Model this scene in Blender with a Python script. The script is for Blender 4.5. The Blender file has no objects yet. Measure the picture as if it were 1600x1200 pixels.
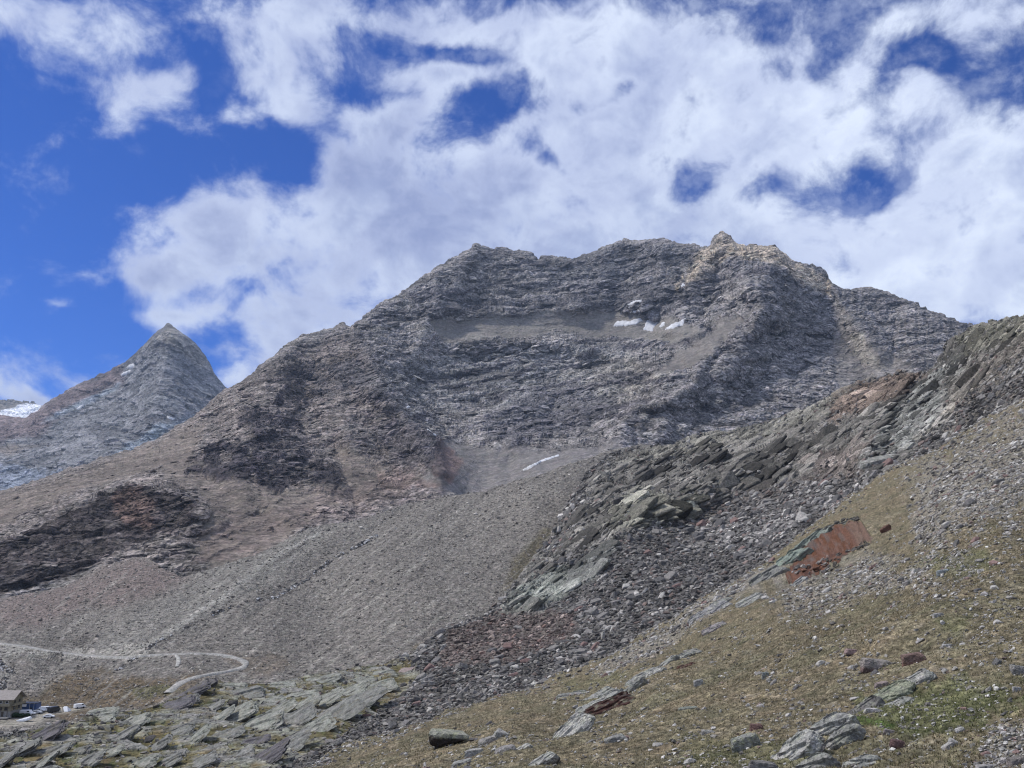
import bpy, bmesh, math, random
import numpy as np
from mathutils import Vector, Matrix

# ------------------------------------------------------------------ camera
F = 1256.0                      # focal length in photo pixels (photo 1600 x 1200)
PITCH = math.radians(13.0)
sc = bpy.context.scene
cam_d = bpy.data.cameras.new("camera"); cam = bpy.data.objects.new("camera", cam_d)
sc.collection.objects.link(cam)
cam_d.sensor_width = 36.0; cam_d.lens = 36.0 * F / 1600.0
cam_d.clip_start = 0.5; cam_d.clip_end = 60000
cam.location = (0, 0, 0); cam.rotation_euler = (math.pi/2 + PITCH, 0, 0)
sc.camera = cam
sc.view_settings.view_transform = 'Standard'
sc.view_settings.look = 'None'; sc.view_settings.gamma = 1.0
sc.view_settings.use_curve_mapping = False
sc.view_settings.exposure = 0.0
SUN_EL, SUN_AZ = math.radians(52), math.radians(-80)   # azimuth from +Y towards +X

CP, SP = math.cos(PITCH), math.sin(PITCH)
def direction(px, py):
    """photo pixel -> (u, w): world direction (u, 1, w)"""
    cx = (np.asarray(px, float) - 800) / F; cy = -(np.asarray(py, float) - 600) / F
    fy = CP - cy*SP; fz = SP + cy*CP
    return cx/fy, fz/fy

# ------------------------------------------------------------------ world: sky + clouds
world = bpy.data.worlds.new("World"); sc.world = world; world.use_nodes = True
nt = world.node_tree; nt.nodes.clear()
class NT:
    def __init__(s, t): s.t = t
    def n(s, kind, **kw):
        nd = s.t.nodes.new(kind)
        for k, v in kw.items(): setattr(nd, k, v)
        return nd
    def put(s, sock, v):
        if isinstance(v, bpy.types.NodeSocket): s.t.links.new(v, sock)
        elif v is not None: sock.default_value = v
    def m(s, op, a, b=None, c=None, clamp=False):
        nd = s.n('ShaderNodeMath', operation=op, use_clamp=clamp)
        s.put(nd.inputs[0], a)
        if b is not None: s.put(nd.inputs[1], b)
        if c is not None: s.put(nd.inputs[2], c)
        return nd.outputs[0]
    def noise(s, vec, scale, detail=6, rough=0.5, dist=0.0, lac=2.0, dim='3D'):
        nd = s.n('ShaderNodeTexNoise', noise_dimensions=dim)
        nd.inputs['Scale'].default_value = scale; nd.inputs['Detail'].default_value = detail
        nd.inputs['Roughness'].default_value = rough; nd.inputs['Distortion'].default_value = dist
        nd.inputs['Lacunarity'].default_value = lac
        s.put(nd.inputs['Vector'], vec); return nd.outputs['Fac'], nd.outputs['Color']
    def mix(s, f, a, b, mode='MIX'):
        nd = s.n('ShaderNodeMix', data_type='RGBA', blend_type=mode)
        s.put(nd.inputs[0], f); s.put(nd.inputs[6], a); s.put(nd.inputs[7], b)
        return nd.outputs[2]
    def rng(s, v, a, b, c=0.0, d=1.0, smooth=True):
        nd = s.n('ShaderNodeMapRange', interpolation_type='SMOOTHSTEP' if smooth else 'LINEAR')
        for i, x in enumerate((v, a, b, c, d)): s.put(nd.inputs[i], x)
        return nd.outputs[0]
    def vec(s, x, y, z):
        nd = s.n('ShaderNodeCombineXYZ')
        for i, v in enumerate((x, y, z)): s.put(nd.inputs[i], v)
        return nd.outputs[0]
    def vm(s, op, a, b=None, scale=None):
        nd = s.n('ShaderNodeVectorMath', operation=op); s.put(nd.inputs[0], a)
        if b is not None: s.put(nd.inputs[1], b)
        if scale is not None: s.put(nd.inputs['Scale'], scale)
        return nd.outputs[0]

W = NT(nt)
sky = W.n('ShaderNodeTexSky', sky_type='NISHITA', sun_disc=False, sun_elevation=SUN_EL,
          sun_rotation=SUN_AZ, altitude=2600, air_density=1.0, dust_density=0.2, ozone_density=3.0)
tc = W.n('ShaderNodeTexCoord'); dvec = tc.outputs['Generated']
sep = W.n('ShaderNodeSeparateXYZ'); W.put(sep.inputs[0], dvec)
az = W.m('ARCTAN2', sep.outputs[0], sep.outputs[1]); el = W.m('ARCSINE', sep.outputs[2])
# gentle domain warp so that nothing in the cloud field stays elliptic
wf, wc = W.noise(W.vec(az, el, 0.0), 4.5, 5, 0.6)
wc = W.vm('SUBTRACT', wc, (0.5, 0.5, 0.5)); wc = W.vm('SCALE', wc, scale=0.07)
P2 = W.vm('ADD', W.vec(az, el, 0.0), wc)
BL = [ # px, py, rx, ry, rotation(deg), amplitude
 # big bank behind the summit
 (330,345,60,38,0,.8),(380,380,120,60,0,.6),(270,430,75,30,-14,.9),(225,442,35,12,-8,.5),(430,330,70,40,0,.6),(470,430,170,80,0,.7),(330,500,90,22,-12,.7),(262,500,50,10,-14,.5),(430,530,60,34,40,.6),(500,300,60,60,0,.6),
 (560,230,60,55,0,.9),(600,190,60,30,0,.5),(640,300,120,90,0,.9),(760,300,110,75,0,.8),(650,420,200,70,0,.8),(860,360,160,70,0,.8),(850,190,45,48,0,.8),(900,230,80,60,0,.7),(960,300,90,100,0,.9),
 (1000,200,110,70,0,.7),(1010,370,120,50,0,.6),(660,165,50,24,0,.3),
 # top band
 (60,20,110,40,0,.9),(190,30,90,45,0,.7),(330,10,80,26,0,.6),(440,30,90,40,10,.8),(560,20,80,30,0,.6),(690,30,120,32,0,.8),(860,40,140,50,0,1.0),(850,100,140,36,0,.7),(1010,60,110,60,0,.9),(1090,120,90,60,0,.9),(1170,170,80,60,0,.6),
 (390,95,70,40,20,.7),(440,135,70,46,25,.8),(480,180,40,22,10,.5),(560,100,60,24,0,.4),(640,120,80,22,-4,.6),(730,115,50,16,0,.5),
 (240,140,70,32,-12,.9),(200,175,60,30,-30,.7),(155,210,24,14,-40,.5),(285,135,30,26,0,.4),(270,185,30,24,0,.4),
 (340,215,40,14,25,.45),(390,180,50,10,-15,.4),(412,248,22,14,-40,.6),(380,282,55,9,-6,.4),(75,95,40,12,0,.3),(120,90,30,16,0,.3),(80,478,30,7,6,.5),
 # right part
 (1180,240,90,40,0,.45),(1130,330,100,45,0,.7),(1250,370,130,45,0,.9),(1380,360,110,34,0,.7),(1350,190,110,62,0,.9),(1430,135,40,24,0,.8),(1450,200,60,50,0,.6),(1290,240,70,34,0,.5),(1500,260,60,60,0,.6),
 (1560,300,90,90,0,1.0),(1450,400,180,60,0,1.0),(1570,420,90,90,0,1.0),(1400,460,130,40,0,.6),(1260,85,70,40,20,.35),(1330,40,60,24,20,.5),(1430,30,80,28,0,.8),(1550,30,90,34,0,.9),(1520,90,70,16,10,.4),(1590,230,40,50,0,.6),(1240,150,60,30,0,.35),
 (375,586,42,17,-18,1.2),(15,612,55,16,22,1.2),(60,625,40,8,0,.8),
 # holes
 (745,180,50,20,0,-1.2),(700,200,30,22,0,-.5),(838,236,26,20,20,-1.4),(860,250,16,14,0,-.6),(610,75,34,30,0,-.5),(690,78,56,13,6,-.75),(740,85,30,12,0,-.4),(555,150,44,26,0,-.8),(640,155,30,14,0,-.6),(305,50,26,30,0,-.8),(330,110,22,40,0,-.5),
 (920,160,44,11,-10,-.7),(965,135,24,20,-30,-.9),(1080,285,44,26,-24,-.6),(1110,270,30,12,-30,-.3),(1045,320,26,18,-30,-.5),(1198,285,26,20,0,-.45),(1375,294,46,14,0,-.85),(1330,275,30,14,0,-.3),(1210,50,34,22,20,-.5),(1290,40,28,20,0,-.55),(1260,100,50,16,10,-.45),(1275,120,20,16,0,-.5),
 (1440,90,40,26,20,-1.0),(1480,120,44,24,40,-.95),(1545,165,44,22,0,-.6),(1560,130,50,18,0,-.5),(1370,215,70,26,0,-.5),(1465,225,40,24,0,-.5),(490,262,46,36,0,-.9),(440,210,60,30,0,-.6),(60,180,90,70,0,-.8),(100,330,120,100,0,-.9),
 (250,260,90,40,0,-.7),(150,92,60,16,0,-.7),(230,95,40,14,10,-.5),(320,60,24,40,20,-.4),(130,150,40,30,0,-.5),(700,500,120,30,0,.8),(500,500,60,40,0,.6),(1000,420,200,50,0,.6),(1330,430,140,40,0,.5),(1490,480,130,50,0,.8),(1300,140,80,40,0,.4),(1180,90,40,50,0,.3),(1250,60,70,30,10,.4),(1330,95,70,26,10,.4),(1540,150,60,30,0,.3),(130,70,90,18,10,.3),(300,90,50,40,30,.3),(130,550,130,40,0,-.7),(300,550,60,18,0,-.7),(400,575,30,14,0,-.2),(330,245,40,20,0,-.2),
 (-350,300,260,300,0,.3),(1950,300,260,260,0,.5)]
acc = None
def dirpix(x, y):
    u, w = direction(x, y); r = math.sqrt(u*u + 1 + w*w)
    return math.atan2(u, 1), math.asin(w/r)
for (bx, by, rx, ry, rot, amp) in BL:
    a0, e0 = dirpix(bx, by); a1, e1 = dirpix(bx+20, by); a2, e2 = dirpix(bx, by-20)
    kx = 20/(a1-a0); ky = 20/(e2-e0)
    # local pixel offsets from angle offsets
    q = W.vm('SUBTRACT', P2, (a0, e0, 0)); q = W.vm('MULTIPLY', q, (kx, ky, 1))
    if rot:
        r = W.n('ShaderNodeVectorRotate', rotation_type='Z_AXIS'); W.put(r.inputs['Vector'], q)
        r.inputs['Angle'].default_value = math.radians(rot); q = r.outputs[0]
    q = W.vm('MULTIPLY', q, (1/rx, 1/ry, 0))
    d = W.n('ShaderNodeVectorMath', operation='DOT_PRODUCT'); W.put(d.inputs[0], q); W.put(d.inputs[1], q)
    g = W.m('POWER', 0.5, d.outputs['Value'])
    acc = W.m('MULTIPLY_ADD', g, amp, acc if acc is not None else -0.50)
acc = W.rng(acc, -0.8, 0.9, -0.66, 0.66, smooth=False)
cloudvec = W.vec(az, W.m('MULTIPLY', el, 1.2), 0.3)
n1, _ = W.noise(cloudvec, 11.0, 12, 0.60, 0.3)
n2, _ = W.noise(cloudvec, 3.2, 5, 0.5, 0.2)
n5, _ = W.noise(cloudvec, 26.0, 7, 0.62, 0.2)          # wisps
n1c = W.m('ADD', W.m('MULTIPLY', W.m('SUBTRACT', n1, 0.5), 3.3), W.m('MULTIPLY', W.m('SUBTRACT', n5, 0.5), 0.9))
# behind and beside the view there are clouds as well
side = W.rng(W.m('ABSOLUTE', az), 0.75, 1.3, 0.0, 1.0)
high = W.rng(el, 0.72, 1.0, 0.0, 1.0)
extra = W.m('MULTIPLY', W.m('MAXIMUM', side, high), 0.75)
dens = W.m('ADD', W.m('ADD', acc, n1c), extra)
mask = W.m('POWER', W.rng(dens, -0.62, 0.60), 1.25)
n6, _ = W.noise(cloudvec, 17.0, 9, 0.62, 0.0)
veil = W.m('MULTIPLY', W.rng(n6, 0.42, 0.70), W.rng(az, -0.25, 0.15, 0.0, 0.34))
mask = W.m('MAXIMUM', mask, W.m('MAXIMUM', veil, W.m('MULTIPLY', W.rng(n6, 0.44, 0.72), W.rng(el, 0.50, 0.66, 0.0, 0.45))))
# thickness shading of the clouds: thin rims bright, thick middles greyer
thick = W.rng(W.m('ADD', dens, W.m('MULTIPLY', W.m('SUBTRACT', n2, 0.5), 2.6)), 0.2, 1.7)
n4, _ = W.noise(cloudvec, 8.0, 5, 0.5, 0.4)
n3, _ = W.noise(W.vm('ADD', cloudvec, (0.022, -0.030, 0.0)), 8.0, 5, 0.5, 0.4)
puff = W.rng(W.m('SUBTRACT', n4, n3), -0.09, 0.13)
ccol = W.mix(thick, (0.56, 0.635, 0.87, 1), (0.30, 0.365, 0.62, 1))
ccol = W.mix(W.m('MULTIPLY', puff, 0.8), ccol, W.mix(1.0, ccol, (1.30, 1.28, 1.16, 1), 'MULTIPLY'))
right = W.rng(az, -0.15, 0.55)
ccol = W.mix(W.m('MULTIPLY', right, 0.8), ccol, W.mix(1.0, ccol, (1.28, 1.26, 1.16, 1), 'MULTIPLY'))
SKY_S = 0.1
ccol = W.vm('SCALE', ccol, scale=1.0/SKY_S)
skyc = W.mix(1.0, sky.outputs[0], (0.20, 0.55, 1.27, 1), 'MULTIPLY')
col = W.mix(mask, skyc, ccol)
bg = W.n('ShaderNodeBackground'); W.put(bg.inputs[0], col); bg.inputs[1].default_value = SKY_S
wo = W.n('ShaderNodeOutputWorld'); W.put(wo.inputs[0], bg.outputs[0])
world.cycles.sampling_method = 'MANUAL'; world.cycles.sample_map_resolution = 512

sun_d = bpy.data.lights.new("sun", 'SUN'); sun = bpy.data.objects.new("sun", sun_d)
sc.collection.objects.link(sun)
sun_d.energy = 3.4; sun_d.angle = math.radians(7); sun_d.color = (1, 0.95, 0.88)
sv = Vector((math.sin(SUN_AZ)*math.cos(SUN_EL), math.cos(SUN_AZ)*math.cos(SUN_EL), math.sin(SUN_EL)))
sun.rotation_euler = sv.to_track_quat('Z', 'Y').to_euler()
sc.cycles.max_bounces = 4; sc.cycles.diffuse_bounces = 2; sc.cycles.volume_bounces = 0
sc.cycles.use_denoising = True
sc.cycles.pixel_filter_type = 'BLACKMAN_HARRIS'; sc.cycles.filter_width = 1.15

# ------------------------------------------------------------------ numpy noise
rs = np.random.RandomState(7)
PERM = rs.permutation(256).astype(np.int32); PERM = np.concatenate([PERM, PERM, PERM])
_g = rs.normal(size=(256, 3)); GR = (_g/np.linalg.norm(_g, axis=1, keepdims=True)).astype(np.float32)
RND = rs.uniform(-1, 1, 256).astype(np.float32)
def perlin(p):
    i = np.floor(p).astype(np.int32); f = (p - i).astype(np.float32); i &= 255
    u = f*f*f*(f*(f*6-15)+10)
    r = 0
    for dx in (0, 1):
        wx = u[..., 0] if dx else 1-u[..., 0]
        for dy in (0, 1):
            wy = u[..., 1] if dy else 1-u[..., 1]
            for dz in (0, 1):
                wz = u[..., 2] if dz else 1-u[..., 2]
                h = PERM[PERM[PERM[(i[..., 0]+dx) & 255] + ((i[..., 1]+dy) & 255)] + ((i[..., 2]+dz) & 255)]
                g = GR[h]
                r = r + wx*wy*wz*(g[..., 0]*(f[..., 0]-dx) + g[..., 1]*(f[..., 1]-dy) + g[..., 2]*(f[..., 2]-dz))
    return r*1.6
def fbm(p, octv=5, gain=0.5, lac=2.03, ridge=False):
    a = 1.0; s = 0; t = 0; p = np.asarray(p, np.float64)
    for o in range(octv):
        n = perlin(p + o*17.3)
        if ridge: n = 1 - 2*np.abs(n)
        s = s + a*n; t += a; a *= gain; p = p*lac
    return s/t
def hash3(a, b, c):
    return RND[PERM[PERM[PERM[a & 255] + (b & 255)] + (c & 255)]]
def basis(n):
    n = np.array(n, float); n /= np.linalg.norm(n)
    a = np.cross(n, (0.0, 1.0, 0.0)); a /= np.linalg.norm(a); b = np.cross(n, a)
    return a, b, n
def strata(P, nrm, lam, lat, seed, warp=0.6, aniso=1.0, block=0.55, along=None):
    """beds of rock of thickness lam broken into slabs about lat long; returns height in [-1,1] and a tone per slab"""
    a, b, n = basis(nrm)
    if along is not None:
        a = np.array(along, float); a -= n*a.dot(n); a /= np.linalg.norm(a); b = np.cross(n, a)
    off = seed*13.7
    w = fbm(P/(lam*7) + off, 3)
    w2 = fbm(P/(lam*2.2) + off + 5, 3)
    s = (P@n)/lam + warp*3.0*w + warp*0.9*w2
    k = np.floor(s).astype(np.int32); f = s - k
    kr = hash3(k, k*0+seed*7, k*0+3)
    qa = (P@a)/(lat*aniso) + kr*37 + 1.1*w2; qb = (P@b)/lat + kr*53 + 1.1*w
    ia = np.floor(qa).astype(np.int32); qb = qb + hash3(ia, k, ia*0+seed)*3; ib = np.floor(qb).astype(np.int32)
    cell = hash3(ia, ib, k + seed*31)
    nz = fbm(np.stack([qa*0.8, qb*0.8, k*7.31 + 0.0*qa], -1), 3)
    val = block*cell + (1-block)*1.5*nz
    h = val + 0.55*(0.5 - f)
    return h, cell, f

# ------------------------------------------------------------------ helpers on curves / picture masks
def curve(pts):
    pts = sorted(pts); xs = np.array([p[0] for p in pts], float); ys = np.array([p[1] for p in pts], float)
    return lambda x: np.interp(x, xs, ys)
def tps(pts, reg=1e-3):
    """thin plate interpolation of log distance over picture position"""
    A = np.array(pts, float); X = A[:, :2]/400.0; v = np.log(A[:, 2]); n = len(A)
    def U(r2): return 0.5*r2*np.log(r2 + 1e-9)
    r2 = ((X[:, None]-X[None])**2).sum(-1)
    M = np.zeros((n+3, n+3)); M[:n, :n] = U(r2) + reg*np.eye(n)
    M[:n, n] = 1; M[:n, n+1:] = X; M[n, :n] = 1; M[n+1:, :n] = X.T
    w = np.linalg.solve(M, np.concatenate([v, np.zeros(3)]))
    def f(px, py):
        sh = np.shape(px); x = np.ravel(px)/400.0; y = np.ravel(py)/400.0
        r = w[n] + w[n+1]*x + w[n+2]*y
        for j in range(n): r = r + w[j]*U((x-X[j, 0])**2 + (y-X[j, 1])**2)
        return np.exp(r).reshape(sh)
    return f
def seg_dist(px, py, line):
    d = np.full(np.shape(px), 1e9); par = np.zeros(np.shape(px)); L = 0.0
    tot = sum(math.dist(line[i], line[i+1]) for i in range(len(line)-1)) or 1
    for (x0, y0), (x1, y1) in zip(line[:-1], line[1:]):
        l = math.hypot(x1-x0, y1-y0) or 1
        t = np.clip(((px-x0)*(x1-x0) + (py-y0)*(y1-y0))/l**2, 0, 1)
        dd = np.hypot(px-x0-t*(x1-x0), py-y0-t*(y1-y0))
        m = dd < d; d = np.where(m, dd, d); par = np.where(m, (L + t*l)/tot, par); L += l
    return d, par
def poly_sd(px, py, poly):
    """signed distance in photo px, positive inside"""
    d, _ = seg_dist(px, py, list(poly) + [poly[0]])
    ins = np.zeros(np.shape(px), bool); n = len(poly)
    for i in range(n):
        x0, y0 = poly[i]; x1, y1 = poly[(i+1) % n]
        if y0 == y1: continue
        c = ((y0 > py) != (y1 > py)) & (px < (x1-x0)*(py-y0)/(y1-y0) + x0)
        ins ^= c
    return np.where(ins, d, -d)
def sstep(a, b, x):
    t = np.clip((x-a)/(b-a), 0, 1); return t*t*(3-2*t)

COL = sc.collection
def mesh_from(name, verts, faces, mat, cols=None, kind=None, smooth=False, attrs=None):
    me = bpy.data.meshes.new(name)
    verts = np.asarray(verts, np.float32); faces = np.asarray(faces, np.int32)
    me.vertices.add(len(verts)); me.vertices.foreach_set('co', verts.ravel())
    nf, k = faces.shape
    me.loops.add(nf*k); me.loops.foreach_set('vertex_index', faces.ravel())
    me.polygons.add(nf); me.polygons.foreach_set('loop_start', np.arange(0, nf*k, k, dtype=np.int32))
    me.polygons.foreach_set('loop_total', np.full(nf, k, np.int32))
    if smooth: me.polygons.foreach_set('use_smooth', np.ones(nf, bool))
    me.update(calc_edges=True)
    if not smooth: me.shade_flat()
    if cols is not None:
        ca = me.attributes.new('lithology', 'FLOAT_COLOR', 'POINT')
        c4 = np.ones((len(verts), 4), np.float32); c4[:, :3] = cols
        ca.data.foreach_set('color', c4.ravel())
    for k_, v in (attrs or {}).items():
        at = me.attributes.new(k_, 'FLOAT', 'POINT'); at.data.foreach_set('value', np.asarray(v, np.float32).ravel())
    me.materials.append(mat)
    o = bpy.data.objects.new(name, me); COL.objects.link(o)
    if kind: o['kind'] = kind
    return o
def tag(o, label=None, cat=None, group=None, kind=None):
    if label: o['label'] = label
    if cat: o['category'] = cat
    if group: o['group'] = group
    if kind: o['kind'] = kind
    return o

# ------------------------------------------------------------------ materials
def rock_material(name, scale, bump=0.5, amount=0.5, fine=4.0, px=None, grain=0.5, squash=1.0, zone=False):
    """colour of the rock times three sizes of natural variation; px = size of the finest visible grain in metres"""
    m = bpy.data.materials.new(name); m.use_nodes = True; T = NT(m.node_tree)
    b = m.node_tree.nodes['Principled BSDF']; b.inputs['Roughness'].default_value = 0.95
    b.inputs['Specular IOR Level'].default_value = 0.12
    a = T.n('ShaderNodeAttribute', attribute_name='lithology'); g = T.n('ShaderNodeNewGeometry')
    pos = g.outputs['Position']
    if squash != 1.0:
        mp = T.n('ShaderNodeMapping'); T.put(mp.inputs['Vector'], pos); mp.inputs['Scale'].default_value = (1, 1, squash)
        mp.inputs['Rotation'].default_value = (0.1, -0.22, 0); pos = mp.outputs[0]
    f1, c1 = T.noise(pos, 1.0/scale, 6, 0.68)
    f2, _ = T.noise(pos, fine/scale, 4, 0.65)
    v = T.rng(f1, 0.30, 0.70, 1-amount, 1+amount, smooth=False)
    v2 = T.rng(f2, 0.34, 0.66, 1-amount*0.8, 1+amount*0.8, smooth=False)
    vv = T.m('MULTIPLY', v, v2); h = T.m('ADD', f1, T.m('MULTIPLY', f2, 0.4))
    if px:
        f3, _ = T.noise(pos, 1.0/(px*3.0), 3, 0.75)
        v3 = T.rng(f3, 0.34, 0.66, 1-grain, 1+grain, smooth=False)
        vv = T.m('MULTIPLY', vv, v3); h = T.m('ADD', h, T.m('MULTIPLY', f3, 0.25))
    if zone:
        za = T.n('ShaderNodeAttribute', attribute_name='craggy'); vv = T.m('ADD', 1.0, T.m('MULTIPLY', T.m('SUBTRACT', vv, 1.0), za.outputs['Fac']))
        h = T.m('MULTIPLY', h, za.outputs['Fac'])
    col = T.vm('SCALE', a.outputs['Color'], scale=vv)
    tint = T.mix(0.10, (0.5, 0.5, 0.5, 1), c1)
    tint = T.vm('SCALE', tint, scale=2.0)
    col = T.mix(1.0, col, tint, 'MULTIPLY')
    T.put(b.inputs['Base Color'], col)
    if bump:
        bp = T.n('ShaderNodeBump'); bp.inputs['Strength'].default_value = bump
        bp.inputs['Distance'].default_value = scale*0.25
        T.put(bp.inputs['Height'], h)
        T.put(b.inputs['Normal'], bp.outputs[0])
    return m
def plain_material(name, col, rough=0.8, spec=0.3, var=0.15, scale=1.0, metal=0.0, bump=0.0):
    m = bpy.data.materials.new(name); m.use_nodes = True; T = NT(m.node_tree)
    b = m.node_tree.nodes['Principled BSDF']; b.inputs['Roughness'].default_value = rough
    b.inputs['Specular IOR Level'].default_value = spec; b.inputs['Metallic'].default_value = metal
    g = T.n('ShaderNodeNewGeometry'); f, _ = T.noise(g.outputs['Position'], 1.0/scale, 5, 0.6)
    v = T.rng(f, 0.3, 0.7, 1-var, 1+var, smooth=False)
    T.put(b.inputs['Base Color'], T.vm('SCALE', tuple(col), scale=v))
    if bump:
        bp = T.n('ShaderNodeBump'); bp.inputs['Strength'].default_value = bump; bp.inputs['Distance'].default_value = scale*0.2
        T.put(bp.inputs['Height'], f); T.put(b.inputs['Normal'], bp.outputs[0])
    return m

# ------------------------------------------------------------------ terrain layers
def paint(c, m, col, op=1.0):
    m = np.clip(m*op, 0, 1)[..., None]; return c*(1-m) + np.array(col, np.float32)*m

class Layer:
    """a piece of mountain side: front surface between a lower and an upper curve, then its far side falling away"""
    def __init__(s, name, x0, x1, top, bot, dist, step, top_noise=None, back_drop=0.8, dist_fix=None, back=14, back_rise=0.0):
        s.name = name; s.dist = dist; s.top = top; s.bot = bot; s.x0 = x0; s.x1 = x1
        nx = int((x1-x0)/step)+1; xs = np.linspace(x0, x1, nx)
        T = top(xs); B = bot(xs)
        if top_noise is not None: T = T + top_noise(xs)
        ny = int(np.max(B-T)/step)+2
        v = np.linspace(0, 1, ny)
        PX = np.repeat(xs[None], ny, 0); PY = B[None]*(1-v[:, None]) + T[None]*v[:, None]
        t = dist(PX, PY)
        if dist_fix is not None: t = dist_fix(PX, PY, t)
        u, w = direction(PX, PY)
        P = np.stack([u*t, t, w*t], -1)
        # far side
        tt = t[-1]; hd = np.stack([u[-1], np.ones(nx), np.zeros(nx)], -1)
        rows = []
        base = P[-1]
        for j in range(1, back+1):
            sj = tt*0.004*(j**1.7)
            q = base + hd*sj[:, None]; q[:, 2] -= back_drop*sj*min(1.0, j/4) - back_rise*sj
            rows.append(q)
        s.nf = ny
        if rows:
            P = np.concatenate([P, np.array(rows)], 0)
            PX = np.concatenate([PX, np.repeat(xs[None], back, 0)], 0)
            PY = np.concatenate([PY, np.repeat(T[None], back, 0)], 0)
        s.P = P; s.PX = PX; s.PY = PY; s.xs = xs; s.T = T; s.B = B; s.ny = ny; s.nx = nx
        s.calc_normals(blur=2); s.N0 = s.N; s.P0 = P.copy()
        s.C = np.ones(P.shape, np.float32)*0.2
    def calc_normals(s, blur=0):
        du = np.gradient(s.P, axis=1); dv = np.gradient(s.P, axis=0)
        n = np.cross(du, dv); n /= np.linalg.norm(n, axis=-1, keepdims=True)+1e-9
        for _ in range(blur):
            n[1:-1] = (n[:-2]+n[1:-1]*2+n[2:])/4; n[:, 1:-1] = (n[:, :-2]+n[:, 1:-1]*2+n[:, 2:])/4
        n /= np.linalg.norm(n, axis=-1, keepdims=True)+1e-9
        s.N = n
    def displace(s, d, vec=None):
        s.P = s.P + (s.N0 if vec is None else vec)*d[..., None]
    def sample(s, px, py, base=False):
        """world position and smooth normal on the front surface under a photo pixel position"""
        px = np.atleast_1d(np.asarray(px, float)); py = np.atleast_1d(np.asarray(py, float))
        fx = np.clip((px-s.x0)/(s.x1-s.x0)*(s.nx-1), 0, s.nx-1.001); ix = fx.astype(int); ax = (fx-ix)[:, None]
        T = np.interp(px, s.xs, s.T); B = np.interp(px, s.xs, s.B)
        fv = np.clip((B-py)/(B-T)*(s.ny-1), 0, s.ny-1.001); iv = fv.astype(int); av = (fv-iv)[:, None]
        def g(A): return (A[iv, ix]*(1-ax)+A[iv, ix+1]*ax)*(1-av) + (A[iv+1, ix]*(1-ax)+A[iv+1, ix+1]*ax)*av
        n = g(s.N0); n /= np.linalg.norm(n, axis=1, keepdims=True)
        return g(s.P0 if base else s.P), n
    def build(s, mat, smooth=False, kind='structure', label=None):
        ny, nx = s.P.shape[:2]
        idx = np.arange(ny*nx).reshape(ny, nx)
        f = np.stack([idx[:-1, :-1], idx[:-1, 1:], idx[1:, 1:], idx[1:, :-1]], -1).reshape(-1, 4)
        s.obj = mesh_from(s.name, s.P.reshape(-1, 3), f, mat, cols=s.C.reshape(-1, 3), kind=kind, smooth=smooth, attrs={'craggy': s.Z} if hasattr(s, 'Z') else None)
        if label: s.obj['label'] = label
        return s.obj
    def patch(s, name, mask, mat, lift, sink=3.0, blur=3, kind=None):
        """a thin body lying on the surface where mask is true (snow), its rim sunk into the ground"""
        P = s.P.copy()
        for _ in range(blur):
            P[1:-1] = (P[:-2]+P[1:-1]*2+P[2:])/4; P[:, 1:-1] = (P[:, :-2]+P[:, 1:-1]*2+P[:, 2:])/4
        ny, nx = s.P.shape[:2]; m = mask[:-1, :-1].copy(); m[s.nf-2:] = False
        cnt = np.zeros((ny, nx)); 
        for a in (0, 1):
            for b in (0, 1): cnt[a:ny-1+a, b:nx-1+b] += m
        L = np.where(cnt == 4, lift, -sink)
        iy, ix = np.nonzero(m)
        idx = np.arange(ny*nx).reshape(ny, nx)
        f = np.stack([idx[iy, ix], idx[iy, ix+1], idx[iy+1, ix+1], idx[iy+1, ix]], -1)
        use, inv = np.unique(f, return_inverse=True); inv = inv.reshape(f.shape)
        V = P.reshape(-1, 3)[use] + s.N0.reshape(-1, 3)[use]*L.reshape(-1)[use][:, None]
        return mesh_from(name, V, inv, mat, smooth=True, kind=kind)

def tn(amp, lams, seed):
    """ragged skyline: sum of ridged noises in px"""
    def f(x):
        r = 0
        for i, l in enumerate(lams):
            p = np.stack([x/l + seed*3.1, x*0+seed, x*0+i*5.5], -1)
            r = r + perlin(p)*amp*(0.55**i)
        return -r
    return f
def px_noise(PX, PY, lam, seed, octv=4):
    return fbm(np.stack([PX/lam+seed, PY/lam-seed, PX*0+seed*1.7], -1), octv)

# ---- the nearer layers' curves are needed first, so that farther ones stay behind them
T_F = curve([(340,1290),(400,1215),(485,1197),(560,1162),(625,1142),(712,1102),(800,1082),(870,1060),(940,1028),(1040,972),(1150,915),(1210,878),(1300,803),(1400,738),(1500,678),(1600,620),(1720,555),(2050,380),(2500,180)])
D_F = tps([(340,1290,95),(485,1197,125),(560,1162,150),(712,1102,180),(800,1082,200),(940,1028,235),(1040,972,260),(1210,878,300),(1300,803,330),(1400,738,350),(1500,678,345),(1600,620,330),(1720,555,310),
           (500,1330,42),(600,1200,82),(800,1200,50),(1000,1200,40),(1200,1200,34),(1600,1200,26),(1720,1200,24),(1200,1330,22),(1720,1330,17),(800,1330,28),
           (800,1130,92),(1000,1100,84),(1000,1040,140),(1200,1050,74),(1200,960,130),(1400,1050,52),(1400,900,105),(1600,1000,48),(1600,850,84),(1500,780,150),(1720,900,62),(1720,700,130),(2500,180,240),(2500,700,50),(2500,1200,13),(2100,1200,17),(2100,800,55),(2500,1450,9),(1700,1450,14),(1200,1450,18)])
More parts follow.
